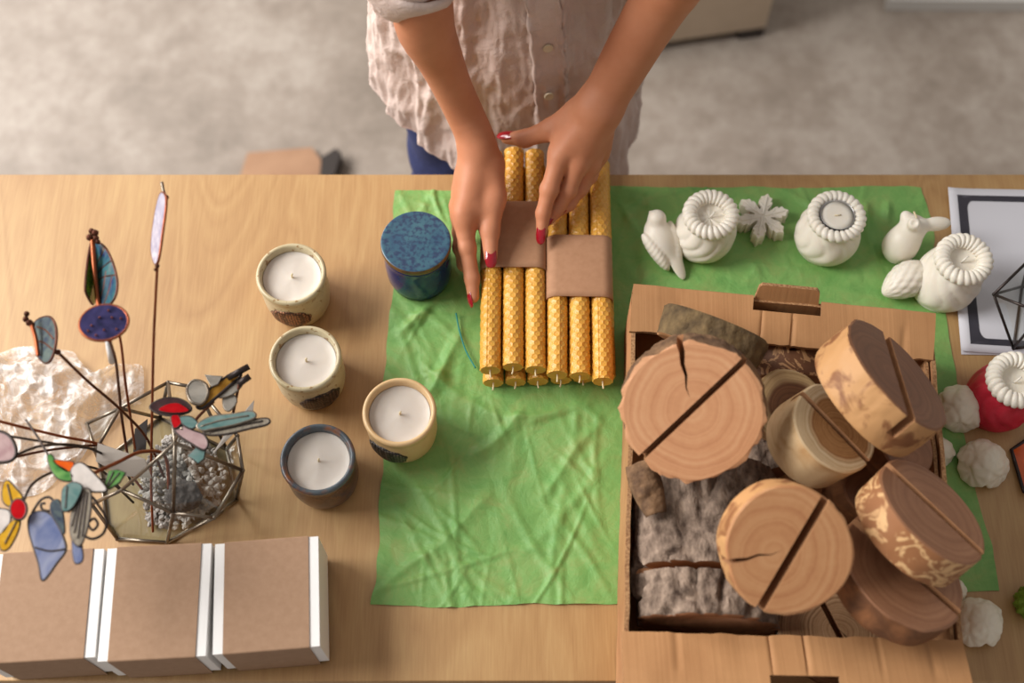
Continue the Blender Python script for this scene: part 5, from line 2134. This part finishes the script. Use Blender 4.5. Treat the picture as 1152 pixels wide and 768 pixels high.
card([(110, 498, .105), (163, 516, .100), (171, 538, .092), (139, 535, .095), (108, 519, .102)], 'grey card tag at the open side of the terrarium, behind the white bodied hummingbird')
card([(286, 450, .085), (284, 467, .080), (239, 511, .064), (251, 491, .070)], 'long pointed grey card tag beneath the red winged hummingbird')
card([(152, 482, .040), (166, 471, .052), (164, 506, .030), (150, 509, .022)], 'black card tag standing in the gravel near the terrarium back', M_DTAG)

# ------------------------------------------------------------------ stained glass ornaments on wire stakes
def stained(name, c, c2, rough=0.14, scale=60, streak=(1, 1, 1)):
    m, nt, b = new_mat(name)
    vec = coords(nt, streak)
    f = noise(nt, vec, scale, 4, 0.55, 1.4)
    nt.links.new(ramp(nt, f, [(0.32, c), (0.68, c2)]), b.inputs['Base Color'])
    b.inputs['Roughness'].default_value = rough
    b.inputs['Specular IOR Level'].default_value = 0.45
    b.inputs['Transmission Weight'].default_value = 0.25
    b.inputs['IOR'].default_value = 1.2
    return m


G_LILAC = stained('lilac_glass', (150, 146, 176), (206, 202, 214))
G_BLUE = stained('iridescent_blue_glass', (42, 54, 104), (70, 120, 120))
G_GREEN = stained('green_glass', (60, 120, 62), (120, 168, 96))
G_LIME = stained('lime_glass', (120, 150, 40), (70, 110, 40))
G_INDIGO = stained('dark_indigo_glass', (34, 36, 62), (66, 62, 104))
G_SMOKY = stained('smoky_blue_glass', (62, 70, 90), (108, 122, 116))
G_RED = stained('red_glass', (170, 12, 22), (196, 26, 32))
G_DRED = stained('dark_smoked_glass', (62, 46, 48), (84, 62, 62))
G_YELLOW = stained('amber_yellow_glass', (196, 146, 34), (222, 176, 60))
G_WHITE = stained('milk_glass', (206, 198, 192), (226, 218, 212))
G_PINK = stained('pink_grey_glass', (172, 140, 142), (196, 170, 168))
G_ORANGE = stained('bright_orange_glass', (214, 84, 24), (230, 110, 40))
G_SLATE = stained('slate_blue_glass', (104, 116, 156), (152, 158, 182), streak=(1, 0.4, 1))
G_TEAL = stained('teal_glass', (84, 124, 122), (128, 150, 146))
G_CLEARG = stained('grey_clear_glass', (150, 146, 138), (186, 180, 170))
G_AMBER = stained('amber_glass', (150, 104, 36), (186, 140, 60))
G_FEATH = stained('streaked_feather_glass', (128, 120, 108), (168, 158, 142), streak=(4, 1, 1))


def zpts(pts, z, gx=0.0, gy=0.0):
    c = np.mean(np.array(pts, float), 0)
    return np.array([P(x, y, z + gx * (x - c[0]) + gy * (y - c[1])) for x, y in pts])


def pane(root, name, pts, z, mat, lead, r=0.0016, gx=0.0, gy=0.0, smooth=True, th=0.0022, lines=(), n=44):
    r = r * 0.78
    v = zpts(pts, z, gx, gy)
    if smooth:
        v = spline(v, n, closed=True)
    cen = v.mean(0)
    uu, ss, vt = np.linalg.svd(v - cen)
    nn = vt[2] * th / 2
    k = len(v)
    f = []
    allv = [*(v - nn), *(v + nn), cen - nn, cen + nn]
    for i in range(k):
        j = (i + 1) % k
        f += [(2 * k, j, i), (2 * k + 1, k + i, k + j), (i, j, k + j, k + i)]
    o = MB().add(np.array(allv), f).build(name, mat, root, False, world=True)
    MB().tube(v, r, 7, closed=True).build('lead_edge', lead, o, world=False).data.transform(Matrix.Translation(-Vector(root.matrix_world.translation if False else root.location)))
    if lines:
        mb = MB()
        for ln in lines:
            mb.tube(spline(zpts_like(ln, pts, z, gx, gy), 12), r * 0.7, 6)
        mb.build('lead_lines', lead, o, world=False).data.transform(Matrix.Translation(-root.location))
    return o


def zpts_like(ln, pts, z, gx, gy):
    c = np.mean(np.array(pts, float), 0)
    return np.array([P(x, y, z + gx * (x - c[0]) + gy * (y - c[1])) + [0, 0, 0.0012] for x, y in ln])


def wire(root, name, pts, r, mat, n=40):
    return MB().tube(spline([P(*q) for q in pts], n), r, 8).build(name, mat, root, world=True)


def blob(root, name, spots, mat):
    mb = MB()
    for (x, y, z, r) in spots:
        s = MB().lathe([(1e-5, -r), (r * 0.7, -r * 0.7), (r, 0), (r * 0.7, r * 0.7), (1e-5, r)], 10)
        mb.add(s.v[0] + P(x, y, z), s.f)
    return mb.build(name, mat, root, world=True)


def ornament(label, base, group='stained glass ornaments on wire stakes'):
    return thing('glass_ornament', label, 'stained glass', P(*base), group)


# a: lilac leaf wing, tallest stake
o = ornament('slender lilac glass wing on the tallest copper stake', (172, 598, .014))
pane(o, 'wing', [(181, 218), (176, 236), (172, 262), (171, 283), (175, 297), (179, 290), (183, 262), (187, 232), (186, 219)], .27, G_LILAC, M_COPPER, 0.0017, gx=0.002)
wire(o, 'stake', [(177, 300, .265), (173, 380, .215), (171, 470, .13), (170, 540, .06), (172, 598, .014)], 0.0013, M_COPPER)
wire(o, 'hanging_loop', [(185, 219, .275), (183, 211, .277), (182, 205, .278)], 0.0016, M_LEAD, 8)
blob(o, 'wire_twist', [(177, 299, .266, .0022), (175, 303, .264, .0018), (187, 222, .274, .0026), (184, 217, .275, .0022)], M_DCOPPER)

# b: folded blue green butterfly
o = ornament('folded blue and green glass butterfly above a dark oval glass disc', (152, 505, .030))
pane(o, 'left_wing', [(103, 273), (99, 290), (96, 318), (97, 330), (105, 342), (107, 320), (106, 290)], .235, G_LIME, M_DCOPPER, 0.0015, gx=-0.003)
pane(o, 'right_wing', [(107, 274), (117, 277), (126, 293), (132, 316), (130, 333), (122, 343), (111, 340), (107, 320), (105, 296)], .240, G_BLUE, M_DCOPPER, 0.0016, gx=0.001,
     lines=[[(108, 300), (116, 285), (118, 279)], [(108, 310), (118, 300), (126, 294)], [(109, 318), (118, 312), (130, 310)], [(112, 340), (117, 325), (120, 305)], [(118, 342), (123, 328), (127, 310)]])
wire(o, 'body', [(104, 270, .245), (106, 300, .243), (109, 330, .240), (112, 347, .238)], 0.0024, M_COPPER)
blob(o, 'copper_head', [(101, 267, .246, .0035), (107, 262, .247, .0035), (103, 260, .247, .0030), (108, 268, .246, .0030), (110, 272, .245, .0026)], M_DCOPPER)
blob(o, 'copper_foot', [(106, 352, .236, .0030), (112, 349, .236, .0034), (118, 351, .236, .0030), (100, 353, .235, .0026), (124, 348, .236, .0020)], M_DCOPPER)
wire(o, 'stake', [(124, 350, .235), (135, 380, .212), (141, 430, .14), (147, 470, .085), (152, 505, .030)], 0.0013, M_COPPER)

# c: dark oval disc
o = ornament('dark indigo oval glass disc with copper dots and a copper rim', (144, 515, .028))
an = arc(18)
ell = [(117 + 28 * math.cos(t) * 0.97 + 20 * math.sin(t) * 0.22, 363 - 28 * math.cos(t) * 0.20 + 20 * math.sin(t) * 0.97) for t in an]
pane(o, 'disc', ell, .252, G_INDIGO, M_COPPER, 0.0018)
blob(o, 'copper_dots', [(x, y, .2545, .0011) for x, y in ((103, 366), (112, 357), (126, 357), (117, 371), (131, 370), (108, 377), (122, 349), (136, 358), (99, 372))], M_COPPER)
wire(o, 'stake', [(123, 382, .247), (130, 405, .200), (134, 440, .135), (137, 470, .085), (144, 515, .028)], 0.0014, M_DCOPPER)
MB().tube([P(122, 384, .232), P(126, 407, .197)], 0.0030, 8).build('white_sleeve', M_WHITE, o, world=True)
blob(o, 'solder_knot', [(123, 382, .246, .0028)], M_COPPER)

# d: smoky wing butterfly
o = ornament('smoky blue glass butterfly wing at the far left, over the bubble wrap', (186, 540, .022))
pane(o, 'wing', [(38, 366), (46, 358), (57, 357), (63, 368), (63, 386), (58, 404), (51, 408), (43, 400), (40, 382)], .225, G_SMOKY, M_DCOPPER, 0.0017, gx=0.001, lines=[[(42, 368), (52, 372), (61, 382)], [(41, 384), (50, 386), (60, 394)]])
blob(o, 'copper_head', [(30, 353, .230, .0028), (29, 359, .230, .0030), (33, 363, .229, .0034), (36, 365, .228, .0030)], M_DCOPPER)
wire(o, 'body', [(36, 366, .229), (40, 380, .227), (43, 400, .225)], 0.0020, M_COPPER)
wire(o, 'stake', [(64, 395, .222), (98, 428, .175), (135, 460, .115), (165, 493, .065), (186, 540, .022)], 0.0014, M_DCOPPER)
blob(o, 'wire_twist', [(65, 396, .222, .0030)], M_DCOPPER)

# e: pale petal and bent wires from the left border
o = ornament('pale pink glass petal with black edges at the left picture border', (150, 545, .018))
pane(o, 'petal', [(-30, 486), (-8, 484), (10, 490), (18, 506), (14, 517), (-2, 520), (-28, 516)], .190, G_PINK, M_DLEAD, 0.0022)
wire(o, 'stake', [(18, 512, .19), (44, 502, .175), (80, 500, .140), (108, 507, .112), (135, 523, .060), (150, 545, .018)], 0.0013, M_DLEAD)
wire(o, 'spare_wire', [(-20, 485, .19), (20, 492, .185), (70, 500, .148), (107, 505, .118)], 0.0012, M_DLEAD)
o = ornament('plain long copper wire stake reaching in from the left picture border', (160, 550, .018))
wire(o, 'stake', [(-30, 466, .21), (20, 479, .165), (66, 490, .130), (118, 502, .090), (140, 525, .045), (160, 550, .018)], 0.0014, M_COPPER)
wire(o, 'side_wire', [(-30, 528, .17), (10, 516, .148), (50, 507, .125), (90, 502, .103), (116, 500, .086)], 0.0013, M_DCOPPER)

# f: green hummingbird with white body
o = ornament('glass hummingbird with a green head, orange throat and white body', (190, 560, .020))
z = .20
pane(o, 'head', [(54, 514), (58, 528), (66, 538), (78, 541), (82, 535), (74, 528), (64, 522), (58, 512)], z, G_GREEN, M_DLEAD, 0.0015)
pane(o, 'throat', [(60, 518), (72, 519), (83, 521), (77, 531), (66, 525)], z, G_ORANGE, M_DLEAD, 0.0014)
pane(o, 'body', [(80, 530), (86, 522), (94, 522), (106, 533), (120, 550), (110, 553), (96, 551), (84, 544)], z, G_WHITE, M_DLEAD, 0.0016)
pane(o, 'tail', [(118, 546), (123, 530), (132, 529), (141, 532), (134, 543), (123, 550)], z - .006, G_GREEN, M_DLEAD, 0.0015, smooth=False, lines=[[(121, 546), (128, 531)], [(122, 548), (135, 532)]])
wire(o, 'beak', [(56, 515, z), (44, 494, z), (29, 472, z)], 0.0011, M_DLEAD, 8)
pane(o, 'upper_wing', [(72, 549), (82, 543), (92, 547), (88, 560), (80, 572), (71, 574), (70, 560)], z + .006, G_TEAL, M_DLEAD, 0.0014, lines=[[(76, 547), (74, 572)]])
pane(o, 'feathers', [(82, 572), (92, 552), (101, 552), (102, 572), (97, 598), (89, 614), (80, 600)], z + .003, G_FEATH, M_DLEAD, 0.0015, lines=[[(93, 553), (84, 600)], [(96, 553), (88, 606)], [(99, 554), (93, 604)], [(91, 556), (81, 592)]])
pane(o, 'blue_feather', [(82, 606), (89, 604), (93, 624), (91, 632), (84, 631)], z, G_SLATE, M_DLEAD, 0.0014)
wire(o, 'stake', [(97, 536, z - .004), (130, 521, .160), (160, 508, .125), (186, 514, .075), (190, 560, .020)], 0.0018, M_AMBERW if 'M_AMBERW' in globals() else M_COPPER)

# g: yellow flower with a red centre
o = ornament('yellow and white glass flower with a red centre at the left border', (140, 555, .018))
z = .19
pane(o, 'upper_petal', [(3, 560), (4, 546), (9, 541), (18, 550), (25, 560), (17, 569), (8, 568)], z, G_YELLOW, M_DLEAD, 0.0015, lines=[[(9, 545), (14, 566)]])
pane(o, 'white_petal', [(-16, 568), (-2, 572), (10, 575), (11, 588), (2, 600), (-16, 596)], z, G_WHITE, M_DLEAD, 0.0015)
pane(o, 'lower_petal', [(14, 587), (22, 584), (20, 598), (10, 616), (2, 618), (-1, 606), (6, 594)], z, G_YELLOW, M_DLEAD, 0.0015, lines=[[(19, 587), (6, 612)]])
cpt = [(21 + 9 * math.cos(t), 573 + 11.5 * math.sin(t)) for t in arc(14)]
pane(o, 'red_centre', cpt, z + .003, G_RED, M_DLEAD, 0.0017)
wire(o, 'stake', [(27, 562, z), (36, 545, .18), (54, 533, .16), (84, 524, .12), (115, 530, .07), (140, 555, .018)], 0.0013, M_DLEAD)

# h: large slate blue wing with curls
o = ornament('large slate blue glass butterfly wing hanging over the gift boxes', (150, 565, .016))
z = .185
pane(o, 'wing', [(33, 583), (40, 576), (54, 577), (64, 588), (71, 604), (74, 619), (64, 633), (52, 650), (47, 651), (44, 634), (37, 612), (33, 597)], z, G_SLATE, M_DLEAD, 0.0017, lines=[[(40, 616), (56, 620), (73, 618)]])
pane(o, 'inner_wing', [(58, 566), (66, 563), (71, 580), (72, 600), (64, 588), (58, 577)], z + .004, G_SMOKY, M_DLEAD, 0.0014)
cur = [(36, 577, z), (45, 563, z), (55, 559, z), (61, 566, z), (56, 574, z), (48, 573, z), (46, 567, z), (51, 566, z)]
wire(o, 'curl', cur, 0.0012, M_DLEAD, 50)
cur = [(76, 576, z), (98, 557, z), (112, 570, z), (120, 585, z), (116, 600, z), (104, 606, z), (94, 602, z)]
wire(o, 'long_curl', cur, 0.0013, M_DLEAD, 50)
cur = [(98, 588, z), (104, 596, z), (110, 590, z), (106, 583, z), (100, 587, z)]
wire(o, 'small_curl', cur, 0.0012, M_DLEAD, 40)
wire(o, 'stake', [(70, 570, z), (92, 548, .14), (120, 540, .08), (150, 565, .016)], 0.0013, M_DLEAD)

# i: red winged hummingbird
o = ornament('glass hummingbird with a red wing and pink body perched on the terrarium peak', (197, 496, .140))
z = .175
pane(o, 'dark_wing', [(169, 457), (182, 449), (198, 448), (210, 453), (215, 461), (204, 466), (188, 467), (176, 464)], z, G_DRED, M_DLEAD, 0.0016)
pane(o, 'red_wing', [(179, 461), (189, 455), (200, 454), (208, 458), (212, 462), (203, 464), (190, 464)], z + .0026, G_RED, M_DLEAD, 0.0010)
pane(o, 'head', [(193, 469), (200, 467), (204, 475), (199, 481), (195, 480)], z, G_RED, M_DLEAD, 0.0015)
pane(o, 'neck', [(203, 470), (214, 469), (222, 476), (216, 482), (206, 477)], z, G_TEAL, M_DLEAD, 0.0015)
pane(o, 'body', [(197, 484), (202, 477), (216, 484), (229, 489), (234, 499), (229, 506), (214, 498), (203, 491)], z - .002, G_PINK, M_DLEAD, 0.0017)
pane(o, 'tail', [(212, 513), (222, 503), (231, 507), (229, 516), (223, 521), (217, 516)], z - .008, G_TEAL, M_DLEAD, 0.0014, smooth=False)
pane(o, 'grey_wing', [(222, 478), (238, 469), (262, 466), (283, 463), (286, 470), (262, 478), (240, 482), (228, 484)], z + .006, G_TEAL, M_LEAD, 0.0016, lines=[[(226, 480), (250, 473), (280, 468)]])
pane(o, 'feathers', [(230, 485), (250, 480), (275, 474), (300, 471), (301, 477), (280, 482), (255, 488), (236, 489)], z + .003, G_FEATH, M_DLEAD, 0.0017, lines=[[(236, 487), (262, 481), (296, 474)]])
MB().tube([P(203, 487, .163), P(206, 481, .174)], 0.0026, 8).build('clip', M_LEAD, o, world=True)
wire(o, 'stake', [(206, 482, .172), (202, 487, .162), (198, 493, .150), (197, 496, .1425)], 0.0016, M_LEAD, 12)

# j: grey and amber bird further back
o = ornament('grey and amber glass bird with dark beams, behind the red winged one', (225, 520, .016))
z = .165
pane(o, 'clear_wing', [(213, 448), (211, 436), (219, 428), (231, 432), (234, 443), (228, 453), (219, 454)], z, G_CLEARG, M_LEAD, 0.0022)
pane(o, 'side_wing', [(231, 422), (250, 424), (245, 432), (238, 435)], z, G_CLEARG, M_LEAD, 0.0014, smooth=False)
pane(o, 'amber_body', [(222, 455), (236, 438), (252, 426), (268, 418), (270, 424), (258, 434), (242, 448), (228, 459)], z - .003, G_AMBER, M_DLEAD, 0.0022)
pane(o, 'amber_wing', [(244, 444), (254, 434), (268, 428), (272, 433), (262, 443), (250, 447)], z - .005, G_CLEARG, M_LEAD, 0.0014)
pane(o, 'grey_tail', [(252, 446), (262, 444), (266, 452), (258, 462), (252, 458)], z - .008, G_CLEARG, M_LEAD, 0.0012)
mb = MB()
mb.tube([P(256, 425, z + .002), P(280, 412, z + .004)], 0.0034, 6).tube([P(268, 432, z + .002), P(281, 423, z + .003)], 0.0034, 6)
mb.build('dark_beams', M_DLEAD, o, world=True)
MB().tube([P(269, 432, z), P(262, 466, z - .03)], 0.0014, 7).build('leg_wire', M_DCOPPER, o, world=True)
wire(o, 'stake', [(240, 452, z - .004), (222, 470, z - .035), (212, 486, .09), (225, 520, .016)], 0.0015, M_DCOPPER)

# ------------------------------------------------------------------ bubble wrap
m = bpy.data.materials.new('clear_plastic_film')
m.use_nodes = True
nt = m.node_tree
nt.nodes.clear()
out = N(nt, 'ShaderNodeOutputMaterial')
tr = N(nt, 'ShaderNodeBsdfTransparent')
pr = N(nt, 'ShaderNodeBsdfPrincipled')
pr.inputs['Base Color'].default_value = lin((255, 253, 252))
pr.inputs['Roughness'].default_value = 0.10
pr.inputs['Specular IOR Level'].default_value = 1.0
vec = coords(nt)
vo = N(nt, 'ShaderNodeTexVoronoi', feature='F1')
vo.inputs['Scale'].default_value = 105
vo.inputs['Randomness'].default_value = 0.25
nt.links.new(vec, vo.inputs['Vector'])
nb_ = N(nt, 'ShaderNodeBump')
nb_.inputs['Strength'].default_value = 0.7
nb_.inputs['Distance'].default_value = -0.004
nt.links.new(vo.outputs['Distance'], nb_.inputs['Height'])
n2 = N(nt, 'ShaderNodeBump')
n2.inputs['Strength'].default_value = 0.9
n2.inputs['Distance'].default_value = 0.004
nt.links.new(noise(nt, vec, 70, 5, 0.65, 1.0), n2.inputs['Height'])
nt.links.new(nb_.outputs[0], n2.inputs['Normal'])
nt.links.new(n2.outputs[0], pr.inputs['Normal'])
mr = N(nt, 'ShaderNodeMapRange')
mr.inputs['From Min'].default_value = 0.35
mr.inputs['From Max'].default_value = 0.65
mr.inputs['To Min'].default_value = 0.10
mr.inputs['To Max'].default_value = 0.74
nt.links.new(noise(nt, vec, 34, 5, 0.65, 1.4), mr.inputs['Value'])
mx = N(nt, 'ShaderNodeMixShader')
nt.links.new(mr.outputs[0], mx.inputs['Fac'])
nt.links.new(tr.outputs[0], mx.inputs[1])
nt.links.new(pr.outputs[0], mx.inputs[2])
nt.links.new(mx.outputs[0], out.inputs['Surface'])
M_FILM = m
out_px = [(-70, 400), (-20, 395), (10, 396), (45, 392), (72, 396), (96, 410), (108, 424), (134, 416), (158, 411), (161, 440), (150, 458), (128, 482), (104, 500), (92, 520), (74, 536), (50, 552), (22, 556), (10, 545), (-30, 548), (-70, 540)]
outl = spline(np.array([P(x, y, 0.0) for x, y in out_px]), 120, closed=True)
cen = P(40, 470, 0)
nr = 46
V = np.zeros((len(outl), nr, 3))
for k, t in enumerate(np.linspace(1, 0.0, nr)):
    V[:, k] = cen + (outl - cen) * t
rr = np.linspace(1, 0, nr)[None, :] * np.ones((len(outl), 1))
q = V * 1.0
hh = 0.030 * (1 - rr ** 3) * (0.55 + 0.45 * vnoise(q * 14, 2)) + 0.012 * np.maximum(0, ridged(q * 26, 4, 3)) * (1 - rr ** 6) + 0.004 * vnoise(q * 90, 7) * (1 - rr ** 6)
V[..., 2] = TZ + 0.0012 + np.maximum(0, hh) + 0.004 * (1 + vnoise(q * 40, 9)) * (rr > 0.93)
V[..., 0] += 0.004 * vnoise(q * 60, 12)
V[..., 1] += 0.004 * vnoise(q * 60, 15)
o = MB().grid(V, closeu=True).build('bubble_wrap', M_FILM)
tag(o, 'crumpled clear bubble wrap on the bare wood behind the terrarium', 'bubble wrap')

# ------------------------------------------------------------------ things on the floor behind the table
M_FCARD = simple('floor_cardboard', (176, 138, 108), 0.8, c2=(160, 122, 94), scale=20)
M_FDARK = simple('dark_plastic', (48, 40, 36), 0.6)
M_BEIGE = simple('beige_board', (196, 178, 156), 0.7, c2=(184, 166, 144), scale=10)
M_GREYB = simple('pale_grey_board', (196, 194, 190), 0.6)


def Pf(x, y, h=0.0):
    return P(x, y, -TZ + h)


def flat_box(root, name, corners, h, mat, z0=0.001):
    v = np.array([Pf(*q) for q in corners])
    k = len(v)
    lo, hi = v.copy(), v.copy()
    lo[:, 2], hi[:, 2] = z0, z0 + h
    return MB().add(np.r_[lo, hi], [tuple(range(k - 1, -1, -1)), tuple(range(k, 2 * k))] + [(i, (i + 1) % k, k + (i + 1) % k, k + i) for i in range(k)]).build(name, mat, root, False, world=True)


fc = thing('cardboard_flap', 'flattened piece of brown cardboard on the floor behind the table', 'cardboard', Pf(320, 190))
flat_box(fc, 'sheet', [(270, 208), (280, 176), (352, 170), (366, 190), (364, 208)], 0.012, M_FCARD)
flat_box(fc, 'dark_corner', [(362, 208), (364, 187), (380, 177), (386, 182), (378, 208)], 0.030, M_FDARK)
bx = thing('storage_box', 'beige storage box with dark feet on the floor behind the person', 'box', Pf(800, 20))
a, b2 = Pf(745, 57)[0], Pf(858, 40)[0]
v0 = Pf(750, 57)
v1 = Pf(858, 41)
ex = nrm((v1 - v0) * [1, 1, 0])
ey = np.array([-ex[1], ex[0], 0])
v0 = v0 - ex * 0.16
Wb = np.linalg.norm((v1 - v0)[:2])
M = np.eye(4)
M[:3, 0], M[:3, 1], M[:3, 3] = ex, ey, (v0[0], v0[1], 0)
MB().box((0, 0, 0.028), (Wb, 0.34, 0.36), mat=M).build('body', M_BEIGE, bx, False, world=True)
MB().box((-0.006, -0.006, 0.361), (Wb + 0.006, 0.346, 0.385), mat=M).build('lid', M_BEIGE, bx, False, world=True)
for (fx, fy) in ((0.0, 0.0), (Wb - 0.05, 0.0), (0.0, 0.29), (Wb - 0.05, 0.29)):
    MB().box((fx, fy, 0), (fx + 0.05, fy + 0.05, 0.0275), mat=M).build('foot', M_FDARK, bx, False, world=True)
sb = thing('floor_board', 'pale grey board lying on the floor at the far right', 'board', Pf(1100, 0))
flat_box(sb, 'panel', [(995, 12), (1000, -70), (1330, -70), (1330, 14)], 0.03, M_GREYB)

# teal thread on the tissue
M_THREAD = simple('teal_thread', (20, 128, 124), 0.7)
th = MB().tube(spline([P(513, 352, .0062), P(517, 372, .0056), P(524, 394, .0056), P(535, 414, .0060)], 24), 0.0009, 6).build('thread', M_THREAD)
tag(th, 'short teal thread lying on the green tissue by the tapers', 'thread')
